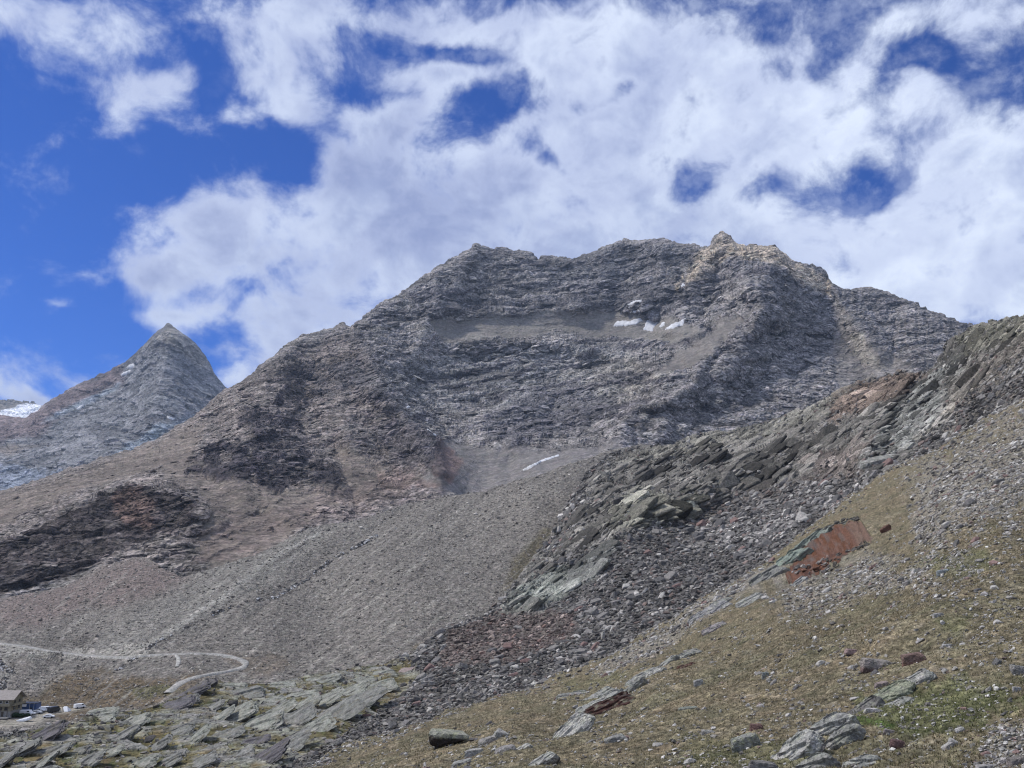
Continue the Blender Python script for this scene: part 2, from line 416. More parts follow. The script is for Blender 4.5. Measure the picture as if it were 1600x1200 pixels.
T_D = curve([(-120,1166),(0,1150),(60,1140),(100,1133),(150,1120),(240,1104),(290,1083),(330,1063),(380,1068),(430,1068),(500,1052),(600,1038),(650,1020),(700,980),(760,962),(790,935),(830,880),(870,828),(895,775),(920,738),(950,712),(1000,698),(1060,692),(1085,680),(1110,674),(1135,676),(1200,655),(1280,632),(1340,600),(1375,586),(1410,581),(1450,582),(1468,560),(1482,532),(1500,520),(1520,511),(1560,501),(1600,491),(1720,470)])
D_D = tps([(-120,1166,225),(0,1150,232),(150,1120,262),(330,1063,345),(500,1052,370),(600,1038,395),(700,980,470),(790,935,560),(870,828,740),(920,738,900),(1000,698,960),(1110,674,950),(1200,655,900),(1340,600,820),(1410,581,760),(1470,560,690),(1520,511,640),(1600,491,560),(1720,470,500),
           (-120,1300,150),(0,1200,182),(200,1200,186),(400,1200,176),(560,1162,215),(800,1082,290),(600,1100,300),(940,1028,340),(1040,972,385),(1210,878,430),(1300,803,460),(1400,738,455),(1500,678,430),(1600,620,390),(1720,560,360),
           (400,1330,120),(800,1200,190),(1200,1000,300),(1600,740,300),(1720,680,280),
           (1000,800,640),(1100,740,740),(1250,700,700),(1100,820,600),(950,880,520),(1000,740,820),(1450,640,590),(1350,680,610),(200,1120,270),(400,1100,300)])
T_C = curve([(-120,950),(0,935),(60,926),(110,912),(160,886),(200,874),(218,871),(240,878),(262,893),(285,903),(320,894),(400,866),(450,842),(482,826),(520,818),(560,814),(600,800),(640,788),(700,776),(760,768),(800,753),(840,742),(900,722),(960,704),(1000,694),(1100,700),(1300,720)])
D_C = tps([(-120,950,900),(0,935,880),(218,871,930),(285,903,800),(400,866,860),(482,826,930),(640,788,1010),(760,768,1050),(840,742,1060),(920,722,1080),(1000,700,1120),(1300,720,1100),
           (-120,1100,380),(0,1000,560),(0,1090,392),(130,1010,560),(200,960,650),(200,1025,510),(350,1030,480),(300,1075,395),(430,1068,415),(500,950,660),(600,1038,440),(700,980,520),(790,935,620),(870,828,850),(700,860,800),(920,770,960),(400,950,630),
           (-120,1200,300),(0,1160,310),(300,1160,300),(600,1140,330),(900,950,600),(1300,900,700)])
XL0, XL1 = -110, 1715

print('layers...')
# ================= far snowy ridge and far left peak
T_B = curve([(-120,665),(0,648),(20,652),(40,654),(60,640),(80,625),(120,602),(160,584),(195,567),(220,544),(236,527),(248,516),(256,510),(262,507),(267,509),(278,517),(290,525),(305,536),(318,552),(328,568),(333,581),(345,596),(357,609),(380,625),(430,650),(520,700)])
D_B = tps([(-120,665,4700),(0,648,4700),(100,610,4700),(195,567,4700),(264,510,4550),(333,585,4600),(430,650,4700),(520,700,4700),
           (0,770,3500),(120,740,3500),(280,670,3650),(265,600,4150),(200,640,4100),(100,680,4050),(330,640,4200),(-120,860,3100),(200,830,3050),(520,800,3300)])
B_ = Layer('mountain_peak', -110, 500, T_B, lambda x: T_B(x)*0+860, D_B, 1.25, top_noise=tn(2.6, (12, 6, 3), 5))
t_ = np.zeros(B_.PX.shape)
for line, amp, wd in (([(264,510),(262,560),(250,610),(235,660)], 130, 45), ([(264,515),(300,560),(330,610),(345,650)], 60, 30), ([(200,570),(150,630),(80,690)], -90, 40),
                      ([(230,560),(205,590),(170,630)], -60, 22), ([(330,640),(240,690),(160,760)], -70, 30)):
    d, par = seg_dist(B_.PX, B_.PY, line); t_ += amp*np.clip(1-d/wd, 0, 1)**1.2*np.clip(par*5+0.25, 0, 1)
nrmv = np.stack([B_.P[..., 0], B_.P[..., 1], B_.P[..., 2]*0], -1); nrmv /= np.linalg.norm(nrmv, axis=-1, keepdims=True)
B_.P = B_.P*(1 - t_/4300)[..., None]; B_.calc_normals(1); B_.N0 = B_.N
h1, c1, _ = strata(B_.P, (0.30, -0.1, 1), 70, 110, 1, 0.6, 2.0)
h2, c2, _ = strata(B_.P, (0.22, -0.1, 1), 26, 50, 2, 0.7, 2.2)
r1 = fbm(B_.P/300, 6, 0.55, ridge=True)
B_.displace((h1*8 + h2*6 + r1*20)*(.25+.75*sstep(0, 22, B_.PY - T_B(B_.PX))))
B_.Psm = B_.P; 
C = B_.C; C[:] = (0.175, 0.175, 0.18)
n = px_noise(B_.PX, B_.PY, 40, 3); 
B_.calc_normals()
C = paint(C, sstep(-6, 14, poly_sd(B_.PX, B_.PY, [(-120,640),(60,630),(190,560),(200,600),(110,640),(60,690),(-120,720)]) + n*20), (0.17, 0.13, 0.125), 0.8)
C = paint(C, sstep(-4, 10, poly_sd(B_.PX, B_.PY, [(-120,700),(60,690),(90,700),(0,720),(-120,740)]) + n*12), (0.22, 0.19, 0.165), 0.8)
C = paint(C, sstep(-3, 5, poly_sd(B_.PX, B_.PY, [(190,600),(185,612),(110,648),(66,664),(75,655),(130,628)]) + n*5), (0.25, 0.29, 0.33), 0.75)
C = paint(C, sstep(-3, 6, poly_sd(B_.PX, B_.PY, [(262,508),(312,540),(330,580),(300,570),(262,540),(240,535)]) + n*9), (0.22, 0.205, 0.18), 0.7)
C = paint(C, sstep(-3, 6, poly_sd(B_.PX, B_.PY, [(-120,720),(60,735),(110,755),(60,790),(-120,800)]) + n*30), (0.20, 0.23, 0.28), 0.7)
C = paint(C, sstep(-3, 6, poly_sd(B_.PX, B_.PY, [(300,650),(240,670),(215,690),(180,712),(215,710),(260,680)]) + n*10), (0.25, 0.29, 0.33), 0.8)
tone = 1 + 0.28*c1 + 0.25*c2 + 0.25*r1
B_.C = (C*np.clip(tone, 0.35, 1.7)[..., None]).astype(np.float32)
MAT_far = rock_material('far_rock', 40, 0.6, 0.42, px=6.5, grain=0.42, squash=2.0)
B_.build(MAT_far, label='pointed grey rock peak rising alone at the far left')

T_G = curve([(-140,640),(-60,628),(0,626),(22,624),(35,626),(56,629),(75,640),(120,670)])
D_G = tps([(-140,640,7800),(0,626,7800),(120,670,7600),(-140,700,6900),(0,700,6900),(120,700,6900)])
G_ = Layer('snowy_ridge', -130, 118, T_G, lambda x: x*0+700, D_G, 1.5, top_noise=tn(1.2, (9, 4), 8))
h1, c1, _ = strata(G_.P, (0.1, 0, 1), 60, 120, 3); G_.displace(h1*14)
C = G_.C; C[:] = (0.22, 0.20, 0.17); n = px_noise(G_.PX, G_.PY, 20, 4)
C = paint(C, sstep(-1, 1, poly_sd(G_.PX, G_.PY, [(-140,652),(-20,646),(8,641),(30,632),(56,630),(80,640),(80,690),(-140,690)]) + n*3), (0.85, 0.86, 0.88))
G_.C = C*np.clip(1+0.1*c1, 0, 2)[..., None]
G_.build(MAT_far, label='snow-covered ridge end at the far left edge')

# ================= main mountain
T_A = curve([(-120,812),(0,770),(100,737),(200,706),(240,690),(280,668),(320,640),(350,613),(400,580),(425,560),(445,543),(452,538),(470,527),(500,519),(522,513),(535,506),(548,514),(575,492),(600,471),(625,462),(650,440),(668,430),(690,413),(715,402),(735,388),(742,382),(752,388),(775,388),(800,392),(830,396),(842,406),(846,402),(870,401),(895,407),(915,399),(950,385),(975,378),(1000,377),(1035,375),(1060,381),(1085,384),(1095,390),(1110,385),(1118,370),(1128,363),(1140,372),(1150,382),(1180,384),(1210,384),(1222,395),(1240,410),(1270,416),(1290,425),(1300,441),(1312,452),(1330,454),(1350,450),(1365,452),(1400,464),(1440,481),(1480,497),(1515,510),(1560,528),(1640,560),(1720,600)])
def botA(x): return np.maximum(np.interp(x, [-120,0,110,218,285,400,480,640,760,840,960,1100,1250,1400,1500,1600,1720],[1000,990,965,925,950,915,880,845,825,800,765,740,720,660,650,640,660]), T_A(x)+40)
D_A = tps([(-120,812,1500),(0,770,1560),(100,737,1650),(200,706,1800),(280,668,1980),(350,613,2200),(450,540,2450),(535,507,2620),(600,471,2780),(690,413,3050),(742,382,3200),(870,402,3250),(1000,377,3200),(1128,363,3050),(1210,384,2950),(1300,441,2850),(1400,464,2750),(1515,510,2600),(1720,600,2400),
           (-120,940,960),(0,930,950),(110,905,980),(218,865,1050),(0,860,1080),(130,795,1240),(250,765,1300),(300,890,1010),(320,800,1200),(400,860,1080),(480,820,1200),(560,808,1260),(640,780,1380),(700,760,1500),(760,755,1620),(840,740,1700),
           (400,700,1620),(400,640,1950),(500,700,1680),(600,740,1580),(600,640,1980),(520,600,2200),(690,720,1750),(640,640,2150),(740,700,1900),(800,680,2050),(900,690,2050),
           (870,620,2400),(700,600,2420),(870,545,2700),(870,490,2900),(870,440,3080),(700,500,2780),(1000,520,2750),(1000,600,2350),(1100,560,2450),(1150,620,2120),(1000,680,1850),(900,730,1700),(1100,680,1830),
           (1250,600,2200),(1400,590,2120),(1300,540,2450),(1500,570,2200),(1250,500,2600),(1150,460,2750),(1400,720,1700),(1720,700,1900),(-120,1020,820),(300,960,860),(600,860,1150),(1000,770,1500)])
A_ = Layer('mountain', XL0, XL1, T_A, botA, D_A, 1.3, top_noise=lambda x: tn(3.2, (17, 8, 4), 2)(x) - 4.5*np.clip(perlin(np.stack([x/5.5, x*0+4.4, x*0], -1))-.25, 0, 1))
t_ = np.zeros(A_.PX.shape)
RID = [ # polyline, metres towards the camera, half width px
 ([(548,513),(575,560),(598,610),(632,655),(660,700),(692,745)], 150, 60),
 ([(1128,385),(1105,415),(1072,455),(1068,500)], 70, 40),
 ([(1212,384),(1208,430),(1165,515),(1090,580),(1000,655),(930,705),(850,745)], 210, 95),
 ([(1270,440),(1300,500),(1345,575)], -60, 70),
 ([(1300,445),(1330,500),(1375,560)], 60, 30),
 ([(1400,470),(1390,520),(1400,570)], -40, 35),
 ([(450,540),(425,600),(405,650),(385,700),(375,750)], 80, 60),
 ([(535,507),(518,560),(530,620),(540,680),(545,740)], 50, 45),
 ([(500,560),(470,640),(480,720)], -50, 40),
 ([(690,413),(680,470),(660,530),(640,560)], 60, 45),
 ([(742,385),(720,430),(705,470)], 40, 30),
 ([(560,600),(620,628),(648,650),(690,735)], 60, 30),
 ([(520,690),(545,760),(560,800)], -60, 35),
 ([(950,385),(935,440),(900,480)], 40, 40),
 ([(1040,376),(1035,430),(1000,480)], 50, 45),
 ([(760,655),(830,640),(900,610),(990,590)], 60, 32),
 ([(650,480),(760,492),(880,487),(960,475),(1040,470)], 30, 24),
 ([(680,545),(760,535),(880,545),(960,560),(1050,590)], 60, 28),
 ([(740,700),(820,690),(900,650),(960,625)], 50, 30),
 ([(0,852),(60,830),(130,792),(200,766),(258,770),(305,790),(318,808)], 85, 45),
 ([(-120,860),(0,852)], 85, 45),
 ([(285,735),(320,700),(400,690),(470,720),(520,745)], 60, 45),
 ([(420,790),(450,810),(470,830)], 40, 25),
 ([(600,720),(650,700),(690,715)], 40, 25),
]
for line, amp, wd in RID:
    wob = px_noise(A_.PX, A_.PY, 60, amp*0.1, 3)*0.35*wd
    d, par = seg_dist(A_.PX + wob, A_.PY + wob, line)
    t_ += 1.45*amp*np.clip(1-d/wd, 0, 1)**1.25*np.clip(par*4+0.35, 0, 1)
t_ *= sstep(0, 14, A_.PY - T_A(A_.PX))*0.85 + 0.15
nrmv = A_.P.copy(); nrmv[..., 2] = 0; nrmv /= np.linalg.norm(nrmv, axis=-1, keepdims=True)
A_.P = A_.P*(1 - t_*np.clip(A_.P[..., 1]/2500, 0.4, 1.1)/A_.P[..., 1])[..., None]; A_.calc_normals(2); A_.N0 = A_.N
# regions where rock and debris change
PX, PY = A_.PX, A_.PY; PX_A, PY_A = PX, PY
nA = px_noise(PX, PY, 45, 1, 5); nB = px_noise(PX, PY, 16, 9, 4)
def reg(poly, f=6, w=18, w2=8): return sstep(-f, f, poly_sd(PX, PY, poly) + nA*w + nB*w2)
scree_shelf = reg([(668,500),(760,497),(880,488),(960,487),(1050,500),(1100,520),(1060,540),(960,530),(880,522),(760,533),(690,540)], 5, 6)
scree_butt = reg([(1190,485),(1150,520),(1085,578),(1010,590),(1060,555),(1130,505)], 4, 8)
bowl = reg([(690,690),(760,700),(860,705),(960,700),(850,745),(800,765),(740,775),(690,780),(655,760)], 6, 10)
gully = reg([(1325,465),(1350,520),(1400,560),(1440,590),(1400,610),(1330,640),(1290,560),(1305,520)], 6, 22, 14)
gully2 = reg([(1335,520),(1352,525),(1375,560),(1400,575),(1380,590),(1345,560)], 3, 12, 14)
left_sc = reg([(500,690),(545,700),(600,735),(560,790),(500,800),(440,860),(330,900),(300,850),(330,800),(300,760),(240,745),(120,770),(0,830),(-120,850),(-120,800),(100,750),(260,690),(330,660),(300,720),(430,770),(500,760),(530,730)], 8, 16)
scree = np.clip(scree_shelf + scree_butt + bowl + gully*0.7 + left_sc*0.75, 0, 1)
low = sstep(0.0, 1.0, reg([(-120,700),(300,640),(440,640),(480,800),(760,760),(700,900),(-120,1050)], 20, 20))
rock = 1 - scree*0.85
nlow = 1-low
h1, c1, _ = strata(A_.P, (-0.12, -0.15, 1), 62, 130, 11, 0.5, 2.6)
h2, c2, _ = strata(A_.P, (-0.20, -0.2, 1), 24, 52, 12, 0.55, 2.6)
h2b, c2b, _ = strata(A_.P, (-0.5, -0.2, 1), 26, 44, 14, 0.8, 1.8)
h3, c3, _ = strata(A_.P, (-0.22, -0.1, 1), 11, 26, 13, 0.6, 2.6)
brk = sstep(-.22, .12, px_noise(PX - PY*.4, PY*1.5 + PX*.25, 34, 71, 5) + .35*nB)
D2 = [[(290,738),(305,715),(345,690),(385,700),(390,740),(350,757)],[(385,650),(425,640),(455,665),(475,700),(470,755),(420,765),(392,740)],[(468,700),(520,728),(540,748),(500,765),(470,750)],[(430,600),(470,580),(500,620),(470,650),(420,640)]]
dark2 = np.clip(sum(reg(p_, 5, 26, 16) for p_ in D2), 0, 1)*(.25+.75*brk)
drk = np.clip(reg([(-120,870),(0,853),(60,832),(130,796),(190,768),(255,772),(305,792),(318,812),(285,838),(240,850),(160,880),(110,905),(0,935),(-120,950)], 6, 5)
    + dark2*.9 + .7*reg([(560,690),(620,655),(690,700),(690,745),(640,740)], 8, 24, 12), 0, 1)
crag = fbm(A_.P*np.array([1.2, 1.2, .55])/48, 4, .55, ridge=True)
r1 = fbm(A_.P/260, 6, 0.55, ridge=True); r2 = fbm(A_.P/70, 4, 0.55, ridge=True)
butt = sstep(-20, 20, poly_sd(PX, PY, [(1212,384),(1208,430),(1165,515),(1090,580),(1000,655),(930,705),(850,745),(1100,760),(1700,760),(1700,500),(1300,430)]) + nA*15)
leftb = sstep(-20, 20, poly_sd(PX, PY, [(548,513),(575,560),(598,610),(632,655),(692,745),(600,800),(300,900),(-120,900),(-120,700),(350,600)]) + nA*15)
ob = np.clip(butt + leftb*0.7, 0, 1)
h2m = h2*(1-ob) + h2b*ob; c2m = c2*(1-ob) + c2b*ob
sky_f = 0.4 + 0.6*sstep(0, 16, PY - T_A(PX))
seam_shade = np.zeros(PX.shape); rsb = np.random.RandomState(5)
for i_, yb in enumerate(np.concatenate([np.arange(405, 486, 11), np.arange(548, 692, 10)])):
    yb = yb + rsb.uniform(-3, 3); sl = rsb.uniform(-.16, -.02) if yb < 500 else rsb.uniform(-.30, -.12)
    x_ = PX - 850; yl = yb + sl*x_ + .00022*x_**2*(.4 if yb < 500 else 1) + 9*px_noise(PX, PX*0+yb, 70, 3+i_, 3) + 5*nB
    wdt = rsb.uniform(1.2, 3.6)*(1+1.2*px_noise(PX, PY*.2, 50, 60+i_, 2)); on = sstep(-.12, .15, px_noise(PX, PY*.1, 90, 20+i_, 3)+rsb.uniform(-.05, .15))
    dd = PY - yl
    seam_shade = np.maximum(seam_shade, on*sstep(wdt+1.5, wdt*.4, np.abs(dd)))
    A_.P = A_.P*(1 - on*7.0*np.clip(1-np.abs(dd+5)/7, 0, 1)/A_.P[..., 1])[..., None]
seam_shade *= (1-ob)*rock*sstep(6, 20, PY - T_A(PX))
A_.calc_normals(1); A_.N0 = A_.N
A_.displace(((h1*5*(1-0.5*ob) + h2m*5 + h3*3 + r2*7)*rock + r1*16*(0.35+0.65*rock) + h3*0.6 + drk*(crag*15 + h1*6 + h2*4))*sky_f*np.clip(A_.P[..., 1]/2400, 0.4, 1.15))
A_.calc_normals()
macro = px_noise(PX, PY*1.5 - PX*.35, 130, 31, 4); mac2 = px_noise(PX, PY*2.6 - PX*.5, 50, 33, 4)
C = A_.C; C[:] = (0.215, 0.210, 0.215)
C = paint(C, sstep(-.05, .3, macro), (0.15, 0.148, 0.16), 0.7); C = paint(C, sstep(.08, .4, -mac2), (0.30, 0.288, 0.262), 0.55)
C = paint(C, leftb, (0.160, 0.138, 0.126), 0.8)
C = paint(C, butt, (0.165, 0.163, 0.172), 0.7)
flat = sstep(0.66, 0.86, A_.N[..., 2] + 0.08*nB)          # debris lies on ledges
C = paint(C, flat*(1-0.35*ob), (0.215, 0.205, 0.195), 0.55)
C = paint(C, reg([(700,415),(830,398),(840,470),(760,480),(700,470),(690,440)], 8, 20), (0.155, 0.15, 0.145), 0.5)
C = paint(C, reg([(870,590),(980,560),(1010,600),(960,640),(880,650)], 10, 30, 20), (0.31, 0.295, 0.265), 0.7)
C = paint(C, reg([(560,600),(700,560),(980,550),(960,640),(760,660),(660,650)], 15, 30), (0.165, 0.175, 0.185), 0.4)
C = paint(C, drk*sstep(.25, .6, crag + .35*nB)*sstep(.35, .75, A_.N[..., 2]+.15*nA), (0.15, 0.135, 0.125), .75)
C = paint(C, seam_shade, (0.075, 0.073, 0.085), 0.8)  # dark bed seams, with crevice shade under the ledges painted in
# tan summit rock, with the sunlight on it painted into the colour
C = paint(C, reg([(1118,384),(1150,380),(1210,384),(1245,412),(1295,440),(1300,470),(1265,460),(1230,425),(1195,412),(1140,408),(1110,425),(1075,450),(1070,440),(1095,400)], 4, 8), (0.43, 0.38, 0.315), 0.88)
C = paint(C, reg([(1112,386),(1128,360),(1152,384),(1135,398)], 2, 2), (0.30, 0.27, 0.23), 0.7)
C = paint(C, reg([(1080,415),(1062,460),(1050,470),(1070,430)], 2, 5), (0.40, 0.35, 0.28), 0.85)
# debris
C = paint(C, scree_shelf, (0.225, 0.218, 0.208), 0.95)
C = paint(C, scree_butt, (0.21, 0.20, 0.192), 0.9)
C = paint(C, bowl, (0.20, 0.195, 0.197), 0.92)
C = paint(C, gully, (0.20, 0.19, 0.18), 0.55); C = paint(C, gully2, (0.31, 0.30, 0.275), 0.65)
C = paint(C, reg([(1395,575),(1460,585),(1400,612),(1330,640),(1330,610)], 4, 8), (0.23, 0.225, 0.225), 0.8)
C = paint(C, left_sc, (0.190, 0.168, 0.150), 0.9)
C = paint(C, reg([(300,880),(360,800),(450,800),(560,760),(700,750),(690,790),(560,815),(450,830),(400,870)], 8, 16), (0.175, 0.145, 0.135), 0.5)
C = paint(C, reg([(676,694),(700,700),(722,730),(700,752),(680,745)], 4, 10, 10), (0.245, 0.165, 0.145), 0.6)
C = paint(C, reg([(590,745),(640,740),(690,760),(640,775),(600,770)], 4, 16, 16), (0.22, 0.16, 0.14), 0.35)
C = paint(C, reg([(350,700),(490,690),(540,745),(430,760),(380,745)], 8, 20), (0.115, 0.105, 0.105), 0.3)
# dark cliffs
dark1 = reg([(-120,870),(0,853),(60,832),(130,796),(190,768),(255,772),(305,792),(318,812),(285,838),(240,850),(160,880),(110,905),(0,935),(-120,950)], 2, 9)*(.62+.38*brk)
dark3 = reg([(480,570),(560,570),(600,620),(590,640),(500,610)], 8, 24, 12)*(.4+.6*brk)
C = paint(C, dark1, (0.048, 0.042, 0.042), 0.97); C = paint(C, dark2, (0.055, 0.051, 0.058), 0.93); C = paint(C, dark3, (0.085, 0.083, 0.092), 0.8)
C = paint(C, reg([(180,780),(215,770),(240,800),(235,840),(190,830)], 6, 20, 14), (0.125, 0.085, 0.07), 0.6)
C = paint(C, reg([(560,690),(620,655),(690,700),(690,745),(640,740)], 8, 24, 12), (0.085, 0.080, 0.088), 0.7)
C = paint(C, reg([(740,650),(830,630),(900,600),(970,640),(860,690),(760,700)], 8, 24, 14), (0.095, 0.095, 0.108), 0.7)
C = paint(C, reg([(690,465),(780,475),(900,465),(1000,440),(1080,470),(1060,498),(960,485),(880,480),(760,490),(690,480)], 4, 12, 12), (0.095, 0.095, 0.105), 0.75)
C = paint(C, reg([(840,404),(950,386),(1085,388),(1080,420),(980,440),(860,450)], 8, 14, 12), (0.105, 0.107, 0.115), 0.7)
tone = 1 + (0.22*c1 + 0.36*c2m + 0.34*c3 + 0.22*r1 + 0.28*r2 + .35*macro)*(0.16+0.84*rock) 
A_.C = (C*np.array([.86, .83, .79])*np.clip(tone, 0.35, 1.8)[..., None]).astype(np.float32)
MAT_mtn = rock_material('mountain_rock', 24, 0.7, 0.40, px=4.0, grain=0.40, squash=2.2)
A_.Z = 0.28 + 0.72*np.clip(rock, 0, 1)
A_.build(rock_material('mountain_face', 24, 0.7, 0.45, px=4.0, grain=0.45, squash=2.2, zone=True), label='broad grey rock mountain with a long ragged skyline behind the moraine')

# ================= moraine
tD_all = D_D
def fixC(PX, PY, t):
    under = PY > T_D(PX) + 4
    td = D_D(PX, PY)*1.05
    return np.where(under, np.maximum(t, td), t)
def botC(x): return np.maximum(T_D(x)+28, T_C(x)+30)
C_ = Layer('moraine_slope', XL0, 1080, T_C, botC, D_C, 1.4, top_noise=tn(1.0, (20, 7, 3), 6), dist_fix=fixC, back_drop=0.6)
PX, PY = C_.PX, C_.PY
nA = px_noise(PX, PY, 45, 2, 5); nB = px_noise(PX, PY, 14, 8, 4)
r1 = fbm(C_.P/60, 6, 0.5); r2 = fbm(C_.P/9, 4, 0.6, ridge=True)
t_ = np.zeros(PX.shape)
for line, amp, wd in (([(480,826),(400,890),(300,965),(215,1015)], 9, 22), ([(640,790),(560,845),(470,905),(400,960)], -8, 22), ([(760,768),(640,850),(560,930)], 5, 45), ([(218,871),(150,930),(60,980)], 8, 60),
                      ([(0,1040),(40,1060),(90,1050)], -7, 26), ([(820,760),(840,830),(800,900)], 7, 40), ([(285,903),(150,960),(0,985)], -8, 30)):
    d, par = seg_dist(PX, PY, line); t_ += amp*np.clip(1-d/wd, 0, 1)
C_.P = C_.P*(1 - 1.6*t_/C_.P[..., 1])[..., None]; C_.calc_normals(3); C_.N0 = C_.N; C_.Psm = C_.P.copy()
rub = fbm(C_.P/4.0, 3, 0.6)
ROAD1 = [(-60,1003),(0,1006),(40,1011),(75,1018),(130,1025),(180,1028),(240,1024),(300,1021),(345,1023),(372,1029),(388,1036),(386,1042),(366,1048),(335,1053),(305,1059),(284,1067),(262,1084)]
ROAD2 = [(275,1024),(279,1029),(283,1033),(277,1038),(276,1043)]
dr = np.minimum(seg_dist(PX, PY, ROAD1)[0], seg_dist(PX, PY, ROAD2)[0])
park = sstep(-6, 8, poly_sd(PX, PY, [(-60,1108),(40,1100),(135,1098),(140,1108),(70,1135),(-60,1150)]))
calm = (1-park)*sstep(2, 9, dr)
C_.displace((r1*4 + r2*0.9 + rub*0.7)*(0.08+0.92*calm))
C_.calc_normals()
C = C_.C; C[:] = (0.190, 0.180, 0.168)
C = paint(C, sstep(-14, 14, poly_sd(PX, PY, [(-120,950),(0,935),(110,912),(218,871),(300,905),(250,930),(140,950),(60,985),(-120,985)]) + nA*16), (0.185, 0.152, 0.145), 0.8)
C = paint(C, sstep(-14, 14, poly_sd(PX, PY, [(300,900),(480,826),(560,814),(480,870),(360,950),(230,1020),(120,1020),(180,980)]) + nA*10), (0.215, 0.212, 0.20), 0.6)
C = paint(C, sstep(-20, 20, poly_sd(PX, PY, [(760,768),(900,725),(880,800),(800,860),(720,850)]) + nA*30), (0.225, 0.212, 0.195), 0.5)  # brighter patch: soft sunlight on the moraine painted into its colour
C = paint(C, sstep(-5, 8, poly_sd(PX, PY, [(100,1128),(240,1103),(330,1062),(330,1050),(260,1052),(180,1058),(100,1052),(60,1085),(20,1088),(30,1105)]) + nA*14 + nB*6), (0.135, 0.105, 0.066), 0.85)
C = paint(C, sstep(-5, 6, poly_sd(PX, PY, [(140,1060),(120,1050),(160,1035),(190,1060)]) + nA*14 + nB*6), (0.125, 0.10, 0.068), 0.7)
C = paint(C, sstep(-3, 4, poly_sd(PX, PY, [(180,1075),(260,1070),(290,1082),(230,1090)]) + nA*12), (0.10, 0.105, 0.055), 0.7)
C = paint(C, sstep(-4, 8, poly_sd(PX, PY, [(340,1020),(420,1010),(470,1040),(420,1060),(380,1060)]) + nA*18), (0.155, 0.125, 0.095), 0.5)
C = paint(C, sstep(-4, 8, poly_sd(PX, PY, [(640,1010),(680,1000),(690,1018),(650,1030)]) + nA*8), (0.15, 0.12, 0.075), 0.6)
C = paint(C, sstep(-4, 8, poly_sd(PX, PY, [(780,930),(800,870),(850,820),(870,830),(800,935)]) + nA*8), (0.125, 0.11, 0.06), 0.6)
# pale trodden trail up the crest, dirt flats by the road
d, par = seg_dist(PX + nB*3, PY + nB*3, [(225,1012),(300,965),(360,925),(400,892),(450,858),(500,834)])
C = paint(C, sstep(6, 1.5, d)*(0.5+0.5*sstep(-0.2, 0.3, nA)), (0.40, 0.395, 0.37), 0.85)
C = paint(C, sstep(-8, 8, poly_sd(PX, PY, [(-40,1000),(60,1012),(150,1020),(240,1000),(245,1022),(160,1034),(40,1030),(-40,1020)]) + nA*14 + nB*10), (0.36, 0.355, 0.33), 0.7)
C = paint(C, sstep(-4, 6, poly_sd(PX, PY, [(-40,1010),(12,1020),(20,1060),(10,1080),(-40,1080)]) + nB*8), (0.30, 0.295, 0.28), 0.6)
C = paint(C, sstep(-3, 3, poly_sd(PX, PY, [(-60,1127),(0,1126),(30,1120),(50,1113),(75,1110),(100,1108),(135,1101),(150,1102),(120,1110),(80,1120),(50,1132),(0,1142),(-60,1150)]) + nB*5), (0.30, 0.285, 0.25), 0.85)
stk = fbm(np.stack([(PX*.62+PY*.78)/7, (PY*.62-PX*.78)/90, PX*0+3], -1), 4)
C = paint(C, sstep(.12, .4, stk)*sstep(0, 40, PY-T_C(PX)), (0.30, 0.29, 0.27), 0.65); C = paint(C, sstep(.10, .35, -stk), (0.135, 0.127, 0.12), 0.65)
tone = 1 + 0.16*r1 + 0.35*r2 + 0.50*rub
C_.C = (C*np.array([.86, .84, .79])*np.clip(tone, 0.5, 1.6)[..., None]).astype(np.float32)
MAT_mor = rock_material('moraine_debris', 4.5, 0.9, 0.36, px=1.1, grain=0.45)
C_.build(MAT_mor, label='smooth grey moraine slope in the middle of the view')

# ================= rocky ridge, block field and slab bench
def fixD(PX, PY, t):
    under = PY > T_F(PX) + 4
    return np.where(under, np.maximum(t, D_F(PX, PY)*1.05), t)
def botD(x): return np.minimum(np.maximum(np.minimum(T_F(x)+36, 1290), T_D(x)+30), 1290)
D_ = Layer('rocky_terrain', XL0, XL1, T_D, botD, D_D, 1.25, top_noise=lambda x: tn(3.0, (22, 9, 4), 4)(x)*np.interp(x, [600, 950, 1720], [0.3, 1, 0.8]), dist_fix=fixD, back_drop=0.55)
PX, PY = D_.PX, D_.PY
nA = px_noise(PX, PY, 45, 3, 5); nB = px_noise(PX, PY, 14, 7, 4)
def reg(poly, f=6, w=18, w2=8): return sstep(-f, f, poly_sd(PX, PY, poly) + nA*w + nB*w2)
t_ = np.zeros(PX.shape)
for line, amp, wd in (([(1000,700),(1100,690),(1200,668),(1280,650)], 14, 24), ([(1340,600),(1300,640),(1200,700),(1100,760),(980,810)], 26, 50), ([(1480,530),(1440,610),(1400,660),(1350,720)], 26, 42),
                      ([(1420,590),(1380,640),(1330,690)], 18, 30), ([(1230,640),(1190,680),(1130,700)], -16, 24), ([(1000,830),(1100,800),(1200,770)], -14, 40), ([(930,760),(900,830),(830,880)], 18, 30),
                      ([(1490,520),(1560,510),(1600,500)], 10, 25), ([(1440,590),(1410,640),(1380,700)], -18, 18), ([(600,1060),(560,1100),(500,1150)], 5, 25), ([(330,1065),(300,1080),(250,1105)], 3, 16)):
    wob = px_noise(PX, PY, 40, amp, 3)*0.4*wd
    d, par = seg_dist(PX + wob, PY - wob, line); t_ += amp*np.clip(1-d/wd, 0, 1)
D_.P = D_.P*(1 - 1.5*t_/D_.P[..., 1])[..., None]; D_.calc_normals(2); D_.N0 = D_.N
